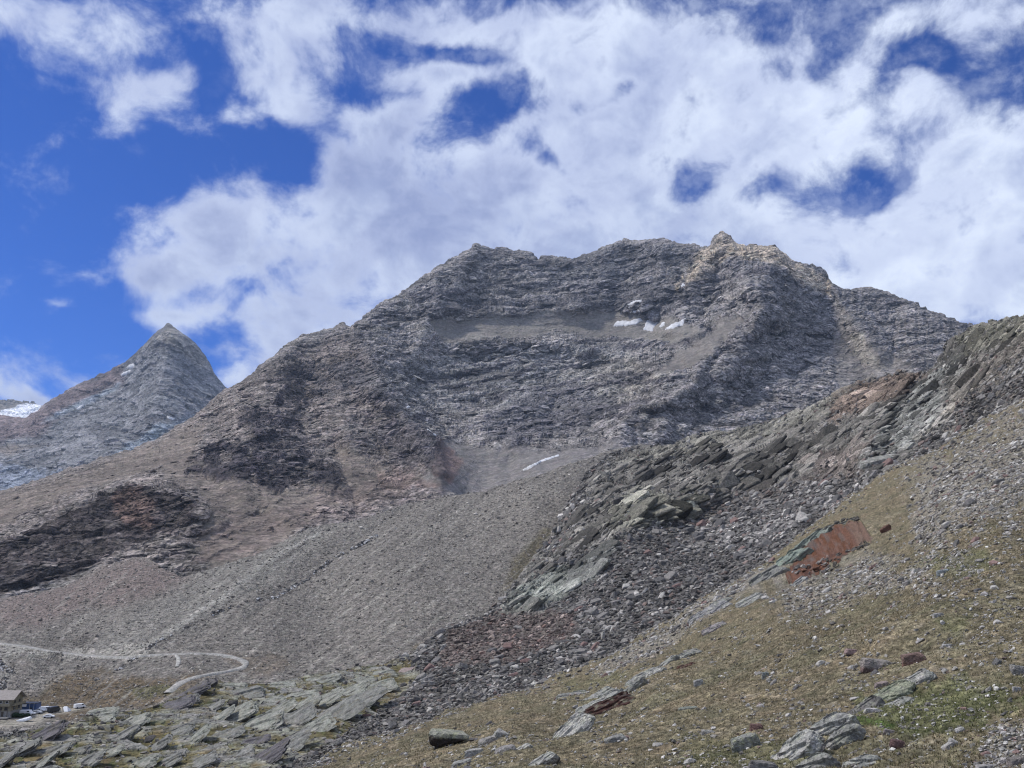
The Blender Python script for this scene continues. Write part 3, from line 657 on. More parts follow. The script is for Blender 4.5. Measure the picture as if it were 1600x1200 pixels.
ridge_rock = reg([(930,735),(1000,695),(1110,670),(1200,650),(1340,590),(1450,575),(1490,515),(1600,485),(1730,460),(1730,520),(1600,560),(1500,640),(1420,720),(1330,745),(1230,760),(1150,775),(1060,810),(960,850),(880,870),(800,950),(780,950),(790,930),(830,870),(900,800)], 8, 18)
slabs = reg([(-120,1170),(0,1150),(150,1120),(330,1060),(500,1050),(640,1030),(660,1060),(600,1110),(540,1150),(470,1195),(400,1230),(-120,1230)], 8, 10)
slabs2 = reg([(780,960),(800,930),(860,890),(960,860),(940,900),(860,950),(800,965)], 5, 10)
blocks = np.clip(1 - ridge_rock - slabs - slabs2, 0, 1)
NS = (-0.62, -0.35, 1.0); AL = (1, 0.0, 0.62)
sz = np.clip(D_.P[..., 1], 150, 1000)/700
h1, c1, f1 = strata(D_.P, NS, 15, 26, 21, 0.35, 4.5, along=AL)
h2, c2, f2 = strata(D_.P, NS, 5.5, 11, 22, 0.4, 4.5, along=AL)
h3, c3, f3 = strata(D_.P, NS, 2.2, 4.5, 23, 0.45, 4.0, along=AL)
r1 = fbm(D_.P/70, 5, 0.5, ridge=True); r2 = fbm(D_.P/9, 4, 0.55)
rk = np.clip(ridge_rock + slabs2, 0, 1)
D_.Psm = D_.P.copy()
D_.displace(rk*(h1*2.6 + h2*1.9 + h3*1.0 + r1*1.5) + slabs*(h2*0.45 + h3*0.35 + r2*0.5) + blocks*(r2*1.6 + r1*2 + h3*0.5))
D_.calc_normals()
C = D_.C; C[:] = (0.125, 0.122, 0.118)
C = paint(C, ridge_rock, (0.150, 0.146, 0.138), 1.0)
C = paint(C, reg([(1000,696),(1110,676),(1280,632),(1330,606),(1290,650),(1180,690),(1050,715),(960,730)], 6, 12), (0.19, 0.188, 0.165), 0.5)
C = paint(C, reg([(1290,640),(1340,600),(1410,583),(1450,590),(1390,630),(1300,670)], 6, 14, 12), (0.145, 0.105, 0.085), 0.65)
C = paint(C, reg([(930,790),(1000,770),(1080,780),(1110,800),(1040,830),(960,830)], 8, 20, 14), (0.185, 0.190, 0.150), 0.4)
C = paint(C, reg([(1360,700),(1390,640),(1440,600),(1500,560),(1520,600),(1460,660),(1400,720),(1340,735)], 8, 16), (0.195, 0.205, 0.20), 0.6)
C = paint(C, reg([(1080,790),(1180,770),(1280,745),(1250,720),(1350,690),(1350,740),(1230,780),(1120,810)], 8, 16), (0.17, 0.14, 0.13), 0.5)
C = paint(C, reg([(1480,600),(1600,520),(1730,500),(1730,600),(1600,620),(1480,690)], 8, 16), (0.135, 0.122, 0.108), 0.6)
C = paint(C, reg([(1490,520),(1600,490),(1730,465),(1730,500),(1600,530),(1500,560)], 6, 10), (0.15, 0.15, 0.12), 0.6)
C = paint(C, slabs2, (0.20, 0.215, 0.20), 0.85)
hi = sstep(-0.35, 0.35, h2*0.6 + h3*0.3 + 0.5*r2 + nB*0.3 - 0.08)
grassy = paint(np.zeros_like(C), 1+0*nA, (0.125, 0.112, 0.058)); grassy = paint(grassy, sstep(0, 0.3, nB), (0.085, 0.098, 0.040), 0.8); grassy = paint(grassy, sstep(0.05, 0.3, nA), (0.15, 0.115, 0.065), 0.6)
slabcol = paint(np.zeros_like(C), 1+0*nA, (0.215, 0.222, 0.195)); slabcol = paint(slabcol, sstep(0.1, 0.5, c2), (0.13, 0.13, 0.135), 0.7)
sl = paint(C, 1+0*nA, (0, 0, 0)); sl = grassy*(1-hi[..., None]) + slabcol*hi[..., None]
C = C*(1-slabs[..., None]) + sl*slabs[..., None]
C = paint(C, reg([(700,990),(800,950),(900,960),(900,1000),(800,1040),(680,1050)], 14, 30), (0.15, 0.125, 0.118), 0.5)
C = paint(C, reg([(870,880),(1000,850),(1150,880),(1050,950),(900,960)], 12, 20), (0.095, 0.093, 0.098), 0.5)
tone = 1 + (0.25*c1 + 0.34*c2 + 0.38*c3)*(rk*1.0 + slabs*0.6 + blocks*0.4) + 0.1*r1
D_.C = (C*np.array([1.0, .97, .90])*np.clip(tone, 0.35, 1.8)[..., None]).astype(np.float32)
MAT_ridge = rock_material('ridge_rock', 4.0, 0.6, 0.40, px=0.6, grain=0.35)
D_.build(MAT_ridge, label='dark slaty ridge, block field and slab bench between moraine and grass slope')

# ================= near grass slope
def botF(x): return x*0 + 1360
S_ = Layer('grass_slope', XL1+4, 2480, T_F, lambda x: x*0+1450, D_F, 5.0, back_drop=0.5)
sg1 = fbm(S_.P/18, 4, 0.5); sg2 = fbm(S_.P/3.2, 5, 0.55)
S_.displace(sg1*1.3*np.clip(S_.P[..., 1]/90, 0.3, 2) + sg2*0.42)
S_.C = (np.array((0.185, 0.158, 0.105))*np.clip(1+.4*fbm(S_.P/2.0, 4, .6)+.3*sg2, .45, 1.7)[..., None]).astype(np.float32)
F_ = Layer('grass_slope', 345, XL1+10, T_F, lambda x: np.maximum(botF(x), T_F(x)+12), D_F, 1.25, top_noise=tn(2.0, (40, 14, 5), 9), back_drop=0.5)
PX, PY = F_.PX, F_.PY
nA = px_noise(PX, PY, 90, 5, 5); nB = px_noise(PX, PY, 22, 6, 4)
def reg(poly, f=6, w=18, w2=8): return sstep(-f, f, poly_sd(PX, PY, poly) + nA*w + nB*w2)
g1 = fbm(F_.P/18, 4, 0.5); g2 = fbm(F_.P/3.2, 5, 0.55); g3 = fbm(F_.P*np.array([1, 1, 1.0])/0.8, 3, 0.6)
t_ = np.zeros(PX.shape)
for line, amp, wd in (([(1600,900),(1520,940),(1450,980),(1380,1010)], 0.9, 26), ([(1400,738),(1250,880),(1100,975)], 3, 50)):
    d, par = seg_dist(PX, PY, line); t_ += amp*np.clip(1-d/wd, 0, 1)
F_.displace(t_ + g1*1.3*np.clip(F_.P[..., 1]/90, 0.3, 2) + g2*0.42 + g3*0.17)
F_.Psm = F_.P.copy()
F_.calc_normals()
q1 = fbm(F_.P/7.0, 5, 0.6); q2 = fbm(F_.P/2.0, 4, 0.6)
C = F_.C; C[:] = (0.174, 0.150, 0.097)
C = paint(C, sstep(-0.05, 0.35, q1), (0.190, 0.152, 0.098), 0.6)
C = paint(C, sstep(0.0, 0.4, -q1), (0.135, 0.128, 0.078), 0.6)
green = np.clip(reg([(1340,1110),(1480,1060),(1600,1070),(1720,1060),(1720,1130),(1560,1120),(1480,1150),(1400,1160)], 12, 40, 30)*0.9 + reg([(1440,875),(1540,860),(1550,880),(1470,892)], 8, 20, 12)*0.7
    + reg([(1460,985),(1530,965),(1500,1000)], 6, 12)*0.6 + reg([(1080,1160),(1250,1165),(1300,1200),(1080,1200)], 10, 30, 20)*0.5 + reg([(880,1070),(960,1050),(990,1062),(900,1080)], 6, 10)*0.5, 0, 1)
C = paint(C, green, (0.100, 0.115, 0.048), 0.7)
C = paint(C, reg([(1325,1120),(1400,1135),(1400,1145),(1335,1138)], 3, 6, 5), (0.065, 0.105, 0.025), 0.85)
stony = np.clip(reg([(1420,740),(1500,690),(1600,640),(1730,560),(1730,780),(1600,800),(1500,830),(1430,850),(1400,800)], 34, 90, 50)
    + reg([(925,1052),(1040,985),(1180,905),(1240,895),(1190,940),(1100,985),(1020,1020),(950,1045)], 8, 16)
    + reg([(1190,960),(1260,900),(1330,870),(1400,850),(1400,900),(1260,960)], 22, 46, 26)*0.8
    + reg([(1530,1200),(1560,1130),(1720,1100),(1720,1220)], 12, 30, 20)*0.8, 0, 1)
C = paint(C, stony, (0.225, 0.208, 0.175), 0.75)
patchy = sstep(0.12, 0.4, q2 + 0.4*nB)
C = paint(C, patchy*(0.35+0.5*stony), (0.26, 0.24, 0.205), 0.6)
tone = 1 + 0.4*q2 + 0.45*g3 + 0.3*g2 + 0.15*g1
F_.C = (C*np.clip(tone, 0.45, 1.7)[..., None]).astype(np.float32)
MAT_grass = rock_material('alpine_turf', 1.6, 1.0, 0.48, px=0.10, grain=0.5)
F_.build(MAT_grass, label='brown grass slope strewn with stones, rising to the right')
S_.build(MAT_grass, label='continuation of the grass slope beyond the right edge of the view')

print('snow, road...')
# ------------------------------------------------------------------ snow patches, road
MAT_snow = plain_material('old_snow', (0.56, 0.57, 0.59), 0.7, 0.2, 0.3, 16.0, bump=.4)
def snow(layer, poly, label, lift=2.5, noise=2.2, seed=1):
    m = poly_sd(layer.PX, layer.PY, poly) + noise*px_noise(layer.PX, layer.PY, 7, seed, 3) > 0
    o = layer.patch('snow_patch', m, MAT_snow, lift)
    tag(o, label, 'snow patch', 'patches of old snow on the mountains')
snow(A_, [(955,514),(963,503),(985,503),(1001,497),(1004,505),(992,510),(972,513)], 'long grey-white snow patch, the left one of the row under the summit cliffs', seed=1)
snow(A_, [(1003,517),(1010,502),(1026,496),(1031,503),(1022,514),(1021,521),(1012,520)], 'widest blotchy snow patch in the middle of the row under the summit cliffs', seed=2)
snow(A_, [(1030,514),(1034,506),(1041,504),(1040,511),(1034,515)], 'very small round snow patch between two larger ones under the summit cliffs', seed=3, noise=0.6)
snow(A_, [(1035,519),(1050,509),(1072,503),(1070,510),(1052,517)], 'slanting snow patch at the right end of the row under the summit cliffs', seed=4, noise=1)
snow(A_, [(978,480),(990,475),(1006,472),(1004,477),(988,481)], 'thin snow streak on a ledge, the upper of two above the snow row', seed=5, noise=.6)
snow(A_, [(982,491),(992,487),(1007,483),(1006,487),(990,492)], 'thin snow streak on a ledge, the lower of two above the snow row', seed=6, noise=.6)
snow(A_, [(814,739),(830,730),(850,721),(872,713),(880,713),(860,721),(840,729),(824,738)], 'long curved white snow strip at the foot of the cirque beside the dark rib', seed=7, noise=.6)
snow(A_, [(627,643),(632,638),(636,642),(632,646)], 'tiny white snow spot at the foot of the dark left buttress', seed=8, noise=.4)
snow(A_, [(657,679),(663,680),(677,689),(676,694),(666,689)], 'narrow snow sliver in the gully above the red scree', seed=9, noise=.4)
snow(A_, [(1063,452),(1070,446),(1073,449),(1067,453)], 'tiny snow spot in the notch below the tan summit rocks', seed=10, noise=.4)
snow(B_, [(199,578),(204,572),(211,570),(212,576),(205,579)], 'small white snow patch on the pointed peak, the upper of two', seed=11, noise=.5, lift=6)
snow(B_, [(188,593),(196,584),(208,580),(206,585),(196,590)], 'slanting white snow patch on the pointed peak, the lower of two', seed=12, noise=.5, lift=6)
snow(B_, [(118,646),(126,639),(133,637),(128,643)], 'faint small snow sliver on the grey scree flank of the pointed peak', seed=13, noise=.4, lift=6)
snow(B_, [(256,652),(262,650),(275,655),(270,657)], 'faint thin snow line at the foot of the pointed peak', seed=14, noise=.4, lift=6)

MAT_track = rock_material('track_gravel', 2.4, 0.4, 0.34, px=.6, grain=.3)
def ribbon(name, layer, line, width, label, col, lift=0.5):
    L = []
    for (x0, y0), (x1, y1) in zip(line[:-1], line[1:]):
        n = max(2, int(math.hypot(x1-x0, y1-y0)/3))
        for i in range(n): L.append((x0+(x1-x0)*i/n, y0+(y1-y0)*i/n))
    L.append(line[-1]); L = np.array(L)
    for _ in range(4): L[1:-1] = (L[:-2]+2*L[1:-1]+L[2:])/4
    P, _ = layer.sample(L[:, 0], L[:, 1])
    for _ in range(6): P[1:-1] = (P[:-2]+2*P[1:-1]+P[2:])/4
    t = np.gradient(P, axis=0); t[:, 2] = 0; t /= np.linalg.norm(t, axis=1, keepdims=True)
    s_ = np.stack([-t[:, 1], t[:, 0], t[:, 2]*0], -1)
    wv = width*(1+0.45*perlin(np.stack([L[:, 0]/9, L[:, 1]/9, L[:, 0]*0], -1)))[:, None]
    rows = [P + s_*wv*k + np.array([0, 0, z]) for k, z in ((-0.75, -1.6), (-0.5, lift), (0, lift+0.08), (0.5, lift), (0.75, -1.6))]
    V = np.stack(rows, 1); n = len(V); idx = np.arange(n*5).reshape(n, 5)
    f = np.stack([idx[:-1, :-1], idx[:-1, 1:], idx[1:, 1:], idx[1:, :-1]], -1).reshape(-1, 4)
    o = mesh_from(name, V.reshape(-1, 3), f, MAT_track, cols=np.tile(col, (n*5, 1)), smooth=True, kind='structure'); o['label'] = label
    return o
ribbon('gravel_road', C_, ROAD1, 4.2, 'pale gravel road crossing the foot of the moraine with a hairpin bend', (0.31, 0.302, 0.28))
ribbon('footpath', C_, ROAD2, 2.0, 'short pale footpath winding down from the gravel road', (0.38, 0.37, 0.34))

print('rocks...')
# ------------------------------------------------------------------ rocks
# --- detailed boulders
def cube_sphere(n):
    V = {}; vs = []; fs = []
    def vid(p):
        k = tuple(np.round(p, 6))
        if k not in V: V[k] = len(vs); vs.append(p)
        return V[k]
    for ax in range(3):
        for sg in (-1, 1):
            for i in range(n):
                for j in range(n):
                    q = []
                    for (a, b) in ((i, j), (i+1, j), (i+1, j+1), (i, j+1)):
                        p = [0, 0, 0]; p[ax] = sg; p[(ax+1) % 3] = (2*a/n-1); p[(ax+2) % 3] = (2*b/n-1); q.append(vid(p))
                    fs.append(q if sg > 0 else q[::-1])
    v = np.array(vs, float); v /= np.linalg.norm(v, axis=1, keepdims=True)
    return v, np.array(fs)
CS = {n: cube_sphere(n) for n in (5, 12, 22, 30)}
def poly_rock(seed, dims, n=12, planes=14, rough=0.05, flat_top=False):
    """an angular rock: cube-sphere cut back to random fracture planes"""
    r = np.random.RandomState(seed); v, f = CS[n]
    N = r.normal(size=(planes, 3)); N /= np.linalg.norm(N, axis=1, keepdims=True)
    N = np.concatenate([N, [[0, 0, 1], [0, 0, -1], [.1, 1, .15], [-.1, -1, .1], [1, .2, .1], [-1, .1, .15]]]); N /= np.linalg.norm(N, axis=1, keepdims=True)
    D = np.concatenate([r.uniform(.72, 1.0, planes), r.uniform(.5, .75, 2), r.uniform(.65, .85, 4)])
    dn = v@N.T; rr = np.where(dn > 1e-3, D/np.maximum(dn, 1e-3), 9); k = 18.0
    rad = -np.log(np.exp(-k*rr).sum(1))/k
    p = v*rad[:, None]
    p = p*(1 + rough*fbm(p*2.2 + seed*3.3, 4)[:, None] + rough*0.6*np.sign(perlin(p*5+seed))[:, None]*0.4)
    p /= np.abs(p).max(0); p *= 0.5*np.array(dims)
    return p, f
def hull_rock(seed, asp=(1, .62, .34), n=13):
    r = np.random.RandomState(seed)
    p = r.normal(size=(n, 3)); p /= np.linalg.norm(p, axis=1, keepdims=True); p = np.sign(p)*np.abs(p)**0.6
    p *= r.uniform(0.75, 1.0, (n, 1))*0.5*np.array(asp)
    bm = bmesh.new()
    for q in p: bm.verts.new(q)
    bmesh.ops.convex_hull(bm, input=bm.verts)
    for v in [v for v in bm.verts if not v.link_faces]: bm.verts.remove(v)
    bmesh.ops.triangulate(bm, faces=bm.faces[:])
    bm.verts.index_update()
    V = np.array([v.co[:] for v in bm.verts]); T = np.array([[v.index for v in f.verts] for f in bm.faces]); bm.free()
    return V, T
HULLS = [hull_rock(100+i, ((1, .62, .30), (1, .7, .42), (1, .5, .22), (1, .8, .55))[i % 4]) for i in range(24)]
CHUNK = [hull_rock(300+i, (1, .85, .7)) for i in range(10)]
def frames(N, lean, spread, rng_, along=None, ang=0.6):
    """rotation matrices (columns = long, cross, thickness axes) around normals N"""
    n = len(N)
    Z = N + rng_.normal(size=(n, 3))*spread + np.array(lean)
    Z /= np.linalg.norm(Z, axis=1, keepdims=True)
    A = np.tile(np.array(along if along is not None else (1, 0, 0), float), (n, 1)) + (rng_.normal(size=(n, 3))*ang if along is not None else rng_.normal(size=(n, 3)))
    A -= Z*(A*Z).sum(1, keepdims=True); A /= np.linalg.norm(A, axis=1, keepdims=True)
    B = np.cross(Z, A)
    return np.stack([A, B, Z], -1)
def pick(layer, mask, n, rng_, weight=None):
    """n random photo positions where mask (a grid over the layer) is high"""
    m = mask.copy(); m[layer.nf:] = 0
    dens = m*(layer.B-layer.T)[None, :]
    p = dens.ravel()/dens.sum(); k = rng_.choice(p.size, n, p=p)
    iy, ix = np.unravel_index(k, m.shape)
    return iy, ix
def stuff_rocks(name, layer, iy, ix, size, cols, rng_, shapes, lean, spread, along, ang, mat, sink=0.15, label=None, kind='stuff'):
    P = layer.P[iy, ix] + rng_.uniform(-.5, .5, (len(iy), 1))*(layer.P[iy, np.minimum(ix+1, layer.nx-1)]-layer.P[iy, ix]); N = layer.N0[iy, ix]
    R = frames(N, lean, spread, rng_, along, ang)
    Vs, Ts, Cs = [], [], []; off = 0; sid = rng_.randint(0, len(shapes), len(iy))
    for k, (V, T) in enumerate(shapes):
        w = np.nonzero(sid == k)[0]
        if not len(w): continue
        q = np.einsum('nij,vj->nvi', R[w], V)*size[w][:, None, None] + P[w][:, None] + N[w][:, None]*(size[w]*(0.5-sink)*0.35)[:, None, None]
        Vs.append(q.reshape(-1, 3)); nv = len(V)
        Ts.append((T[None] + (np.arange(len(w))*nv)[:, None, None] + off).reshape(-1, 3)); off += nv*len(w)
        Cs.append(np.repeat(cols[w], nv, 0))
    o = mesh_from(name, np.concatenate(Vs), np.concatenate(Ts), mat, cols=np.concatenate(Cs), kind=kind)
    if label: o['label'] = label
    return o
MAT_block = rock_material('block_stone', 1.6, 0.5, 0.3)
MAT_stone = rock_material('field_stone', 0.35, 0.5, 0.35)
def tones(rng_, n, pal, wts, var=0.16):
    pal = np.array(pal); k = rng_.choice(len(pal), n, p=np.array(wts)/sum(wts))
    return pal[k]*(1+rng_.normal(size=(n, 1))*var).clip(0.5, 1.6)
RN = np.random.RandomState(42)
BLOCK_PAL = [(.095, .090, .086), (.155, .147, .136), (.23, .217, .20), (.36, .342, .312), (.18, .142, .125)]
# --- block field
PXd, PYd = D_.PX, D_.PY
field = np.clip(blocks, 0, 1)*(PYd < T_F(PXd) + 12)
redz = sstep(-8, 8, poly_sd(PXd, PYd, [(700,990),(800,950),(900,960),(900,1000),(800,1040),(680,1050)]))
edge_white = sstep(-10, 10, poly_sd(PXd, PYd, [(860,800),(910,750),(930,790),(880,860),(850,870)]))
belt = sstep(-10, 10, poly_sd(PXd, PYd, [(1120,830),(1250,760),(1420,720),(1400,745),(1300,800),(1150,880)]))
iy, ix = pick(D_, field + 0.5*edge_white + 0.4*belt, 33000, RN)
px_, py_ = PXd[iy, ix], PYd[iy, ix]; t_ = D_.P[iy, ix, 1]
s_px = 2.8 + RN.gamma(1.5, 2.3, len(iy)); s_px = np.minimum(s_px, 26)*np.where(redz[iy, ix] > .5, .75, 1)
size = s_px*t_/F
cols = tones(RN, len(iy), BLOCK_PAL, (5, 4, 2.6, 1.5, 1.0))*np.clip(.92 - 1.1*px_noise(px_, py_*1.5+px_*.6, 50, 47, 4), .5, 1.5)[:, None]
cols = np.where((redz[iy, ix] > .5)[:, None], cols*np.array([1.05, .90, .86]), cols)
cols = np.where(((edge_white+belt)[iy, ix] > .5)[:, None], cols*1.35, cols)
order = np.argsort(-s_px); big, rest = order[:300], order[300:]
stuff_rocks('block_field', D_, iy[rest], ix[rest], size[rest], cols[rest], RN, HULLS, (-.15, -.1, .25), .42, (1, 0, .45), .5, MAT_block, label='mass of broken dark slabs filling the hollow below the ridge')
# --- bedrock slabs that break the surface of the slaty ridge
PLATES = []
for i_ in range(14):
    V_, f_ = poly_rock(1500+i_, ((1, .5, .12), (1, .30, .08), (1, .65, .2), (1, .24, .09))[i_ % 4], 5, 10, .05)
    T_ = np.concatenate([f_[:, :3], f_[:, [0, 2, 3]]]); PLATES.append((V_, T_))
iyp, ixp = pick(D_, np.clip(ridge_rock+slabs2*.8, 0, 1)*(PYd-T_D(PXd) > 3)*(1-.6*sstep(-8, 8, poly_sd(PXd, PYd, [(1480,600),(1600,520),(1730,500),(1730,600),(1600,620),(1480,690)]))), 4200, RN)
sp = np.minimum(3 + RN.gamma(.8, 17, len(iyp)), 78)*np.interp(PYd[iyp, ixp]-T_D(PXd[iyp, ixp]), [0, 12, 30], [.25, .5, 1])*D_.P[iyp, ixp, 1]/F
mcr = px_noise(PXd, PYd*1.6 + PXd*.9, 60, 41, 4); mcr2 = px_noise(PXd*.6 + PYd*.6, PYd*2 + PXd*1.3, 26, 43, 4)
D_tone = np.clip(.92 - 1.3*mcr - 1.1*mcr2, .42, 1.6)
dkz = np.clip(sum(sstep(-8, 8, poly_sd(PXd, PYd, p_) + 40*mcr2) for p_ in ([(1020,690),(1130,680),(1115,730),(1000,765),(940,770),(960,725)], [(1170,690),(1240,700),(1225,750),(1150,765)], [(1480,530),(1530,520),(1560,560),(1480,590),(1460,570)], [(1400,600),(1450,600),(1440,650),(1400,700),(1380,660)])), 0, 1)
D_tone = D_tone*(1-.5*dkz)
cp = D_.C[iyp, ixp]*RN.uniform(.62, 1.38, (len(iyp), 1))*D_tone[iyp, ixp][:, None]
stuff_rocks('ridge_slabs', D_, iyp, ixp, sp, cp, RN, PLATES+PLATES+HULLS[:3], (-.8, -.25, .5), .17, (1, -.1, .62), .22, MAT_ridge, sink=.62, label='overlapping tilted slabs breaking the surface of the dark ridge')
# --- ledges of the big face and of the far peak
def ledges(layer, w, n, med, mx, lean, along, name, mat, label, spread=.16, ang=.22):
    iy_, ix_ = pick(layer, w, n, RN)
    s_ = np.minimum(med*.45 + RN.gamma(1.4, med*.5, n), mx)*layer.P[iy_, ix_, 1]/F
    c_ = np.minimum(layer.C[iy_, ix_]*RN.uniform(.62, 1.42, (n, 1)), .5)
    o_ = stuff_rocks(name, layer, iy_, ix_, s_, c_, RN, PLATES, lean, spread, along, ang, mat, sink=.6, label=label); return o_
vis = (PY_A < botA(PX_A) - 25)
wA = np.clip(1 - scree*1.05, 0, 1)*sstep(5, 16, PY_A - T_A(PX_A))
ledges(A_, wA*(1-ob)*np.clip(.5+2.2*macro+1.2*mac2, 0.05, 1.4), 5500, 9, 48, (-.3, -.4, 1.1), (1, 0, .26), 'rock_ledges', MAT_mtn, 'bedded ledges of the cirque face', .3, .3)
ledges(A_, wA*butt, 4500, 7, 26, (.25, -.4, .9), (1, 0, -.5), 'rock_ribs', MAT_mtn, 'slanting rock ribs of the right buttress', .3, .5)
ledges(A_, wA*leftb*(1-butt)*np.clip(.5+2.0*macro+1.2*mac2, 0.05, 1.4), 3200, 8, 30, (-.2, -.4, .9), (1, 0, .3), 'buttress_ledges', MAT_mtn, 'broken ledges of the left shoulder', .3, .5)
ledges(B_, 0*B_.PX+1.0*(B_.PY-T_B(B_.PX) > 14), 1500, 7, 24, (.3, -.4, 1.2), (1, 0, -.3), 'peak_ledges', MAT_far, 'slanting ledges of the pointed peak', .2, .3)
# --- loose blocks over the slaty ridge and the slab bench
iy2, ix2 = pick(D_, np.clip(ridge_rock, 0, 1)*0.5 + slabs*0.25, 5200, RN)
s2 = (2.2 + RN.gamma(1.4, 1.9, len(iy2)))*D_.P[iy2, ix2, 1]/F
stuff_rocks('loose_rubble', D_, iy2, ix2, s2, tones(RN, len(iy2), BLOCK_PAL, (4, 4, 3, 1.5, 1.5)), RN, HULLS, (-.2, -.1, 0), .35, (1, 0, .6), .4, MAT_block, label='small slabs lying over the slaty ridge and the slab bench')
# --- moraine stones
mm = 0.25 + 0*C_.PX; PXc, PYc = C_.PX, C_.PY
for line, w in (([(430,935),(480,905),(530,870),(590,838)], 3.6), ([(150,1062),(190,1045),(240,1010)], 2.8), ([(0,960+80),(15,1050),(5,1075)], 9), ([(245,1005),(330,960),(430,935)], 3)):
    mm += 9*sstep(w, 0.5, seg_dist(PXc, PYc, line)[0])*(0.3 if w == 3 else 1)*np.clip(.6+2.2*px_noise(PXc, PYc, 18, 2, 3), 0, 1.3)
mm *= (1-park)*sstep(2, 5, dr)
iy3, ix3 = pick(C_, mm*(PYc < T_D(PXc)+6), 26000, RN)
onl = mm[iy3, ix3] > 2
s3 = (1.2 + RN.gamma(1.0, 1.05, len(iy3)) + onl*1.2)*C_.P[iy3, ix3, 1]/F
c3_ = tones(RN, len(iy3), [(.135, .13, .125), (.20, .19, .18), (.27, .26, .245), (.42, .41, .39)], (1.6, 4, 5, 2.0))
c3_ = c3_*np.array([1, .95, .88]); c3_ = np.where((onl & (RN.rand(len(iy3)) < .3))[:, None], 0.5, c3_); c3_ = np.where((onl & (RN.rand(len(iy3)) < .45))[:, None], 0.075, c3_)
MAT_mst = rock_material('moraine_stone', 1.5, 0.3, 0.25)
stuff_rocks('moraine_stones', C_, iy3, ix3, s3, c3_, RN, HULLS+CHUNK, (0, 0, 0), .35, None, 1, MAT_mst, label='stones scattered over the grey moraine slope')
# --- grass slope stones
PXf, PYf = F_.PX, F_.PY
q1n = np.clip(0.25 + nB*0.9 + nA*0.6, 0.03, 1)
mf = q1n*0.55 + stony*1.6 + 1.3*sstep(16, 3, PYf - T_F(PXf)) + .5*sstep(1350, 1600, PXf)*sstep(900, 700, PYf)
scar = sstep(-4, 2, poly_sd(PXf, PYf, [(1170,945),(1180,920),(1260,850),(1320,815),(1390,812),(1395,830),(1330,880),(1260,915)]))
mf = mf*(1-scar)*(PYf < 1215)
iy4, ix4 = pick(F_, mf, 38000, RN)
sf = 1.8 + RN.gamma(1.15, 1.9, len(iy4)); sf = np.minimum(sf, 20)*np.clip(np.interp(F_.P[iy4, ix4, 1], [30, 100, 300], [1.15, 1, .85]), .5, 1.3)
sz4 = sf*F_.P[iy4, ix4, 1]/F
STONE_PAL = [(.13, .12, .11), (.22, .21, .19), (.33, .315, .29), (.48, .465, .43), (.22, .165, .145)]
STONE_WT = (2.5, 3.5, 3.5, 2.2, .7)
c4_ = tones(RN, len(iy4), STONE_PAL, STONE_WT)
order = np.argsort(-sf); bigf, restf = order[:300], order[300:]
stuff_rocks('slope_stones', F_, iy4[restf], ix4[restf], sz4[restf], c4_[restf], RN, HULLS+CHUNK, (-.1, 0, 0), .25, (1, 0, .45), .6, MAT_stone, label='small stones scattered over the grass slope')

TONES = {'dark grey': (.11, .107, .105), 'mid grey': (.20, .19, .178), 'pale grey': (.36, .345, .32), 'reddish brown': (.21, .145, .13)}
USED = {}
def landmark_label(noun, x, y, marks):
    m = min(marks, key=lambda q: math.hypot(q[0]-x, (q[1]-y)*1.3)); dx, dy = x-m[0], y-m[1]
    rel = ('above' if dy < 0 else 'below') if abs(dy) > abs(dx)*.8 else ('to the left of' if dx < 0 else 'to the right of')
    if abs(dx) > 20 and abs(dy) > 14 and .45 < abs(dy/dx) < 1.6: rel = ('above and left of' if dx < 0 else 'above and right of') if dy < 0 else ('below and left of' if dx < 0 else 'below and right of')
    far_ = ''
    return f'{noun} {far_}{rel} {m[2]}'
def inst_group(layer, iy, ix, spx, name, cat, group, marks, noun_, lean, along, ang, spread, mat, rng_):
    lib = {}
    for tn_, tc_ in TONES.items():
        for k in range(5):
            dims = ((1, .62, .3), (1, .7, .42), (1, .5, .24), (1, .8, .5), (1, .6, .35))[k]
            V, f = poly_rock(500+k*7+len(lib), dims, 5, 9, .05)
            me_o = mesh_from(name, V, f, mat, cols=np.tile(tc_, (len(V), 1)))
            lib[(tn_, k)] = me_o.data; bpy.data.objects.remove(me_o)
    N = layer.N0[iy, ix]; R = frames(N, lean, spread, rng_, along, ang); P = layer.P[iy, ix]
    names = list(TONES); pr = rng_.choice(4, len(iy), p=(.42, .36, .14, .08) if 'block' in name else (.26, .34, .31, .09))
    for i in range(len(iy)):
        k = rng_.randint(5); tn_ = names[pr[i]]; me = lib[(tn_, k)]
        s_ = spx[i]*P[i][1]/F
        o = bpy.data.objects.new(name, me); COL.objects.link(o)
        M = Matrix([list(R[i][0]), list(R[i][1]), list(R[i][2])]).to_4x4()
        M = Matrix.Translation(Vector(P[i] + N[i]*s_*.06)) @ M @ Matrix.Scale(s_, 4)
        o.matrix_world = M
        shape = ('flat', 'blocky', 'thin', 'chunky', 'wedge-shaped')[k]
        size_ = 'large ' if spx[i] > np.percentile(spx, 75) else ''
        lb = landmark_label(f'{size_}{shape} {tn_} {noun_}', layer.PX[iy[i], ix[i]], layer.PY[iy[i], ix[i]], marks)
        USED[lb] = USED.get(lb, 0) + 1
        if USED[lb] > 1: lb = ('second ', 'third ', 'fourth ', 'fifth ', 'sixth ', 'seventh ', 'eighth ')[min(USED[lb]-2, 6)] + lb
        o['label'] = lb; o['category'] = cat; o['group'] = group
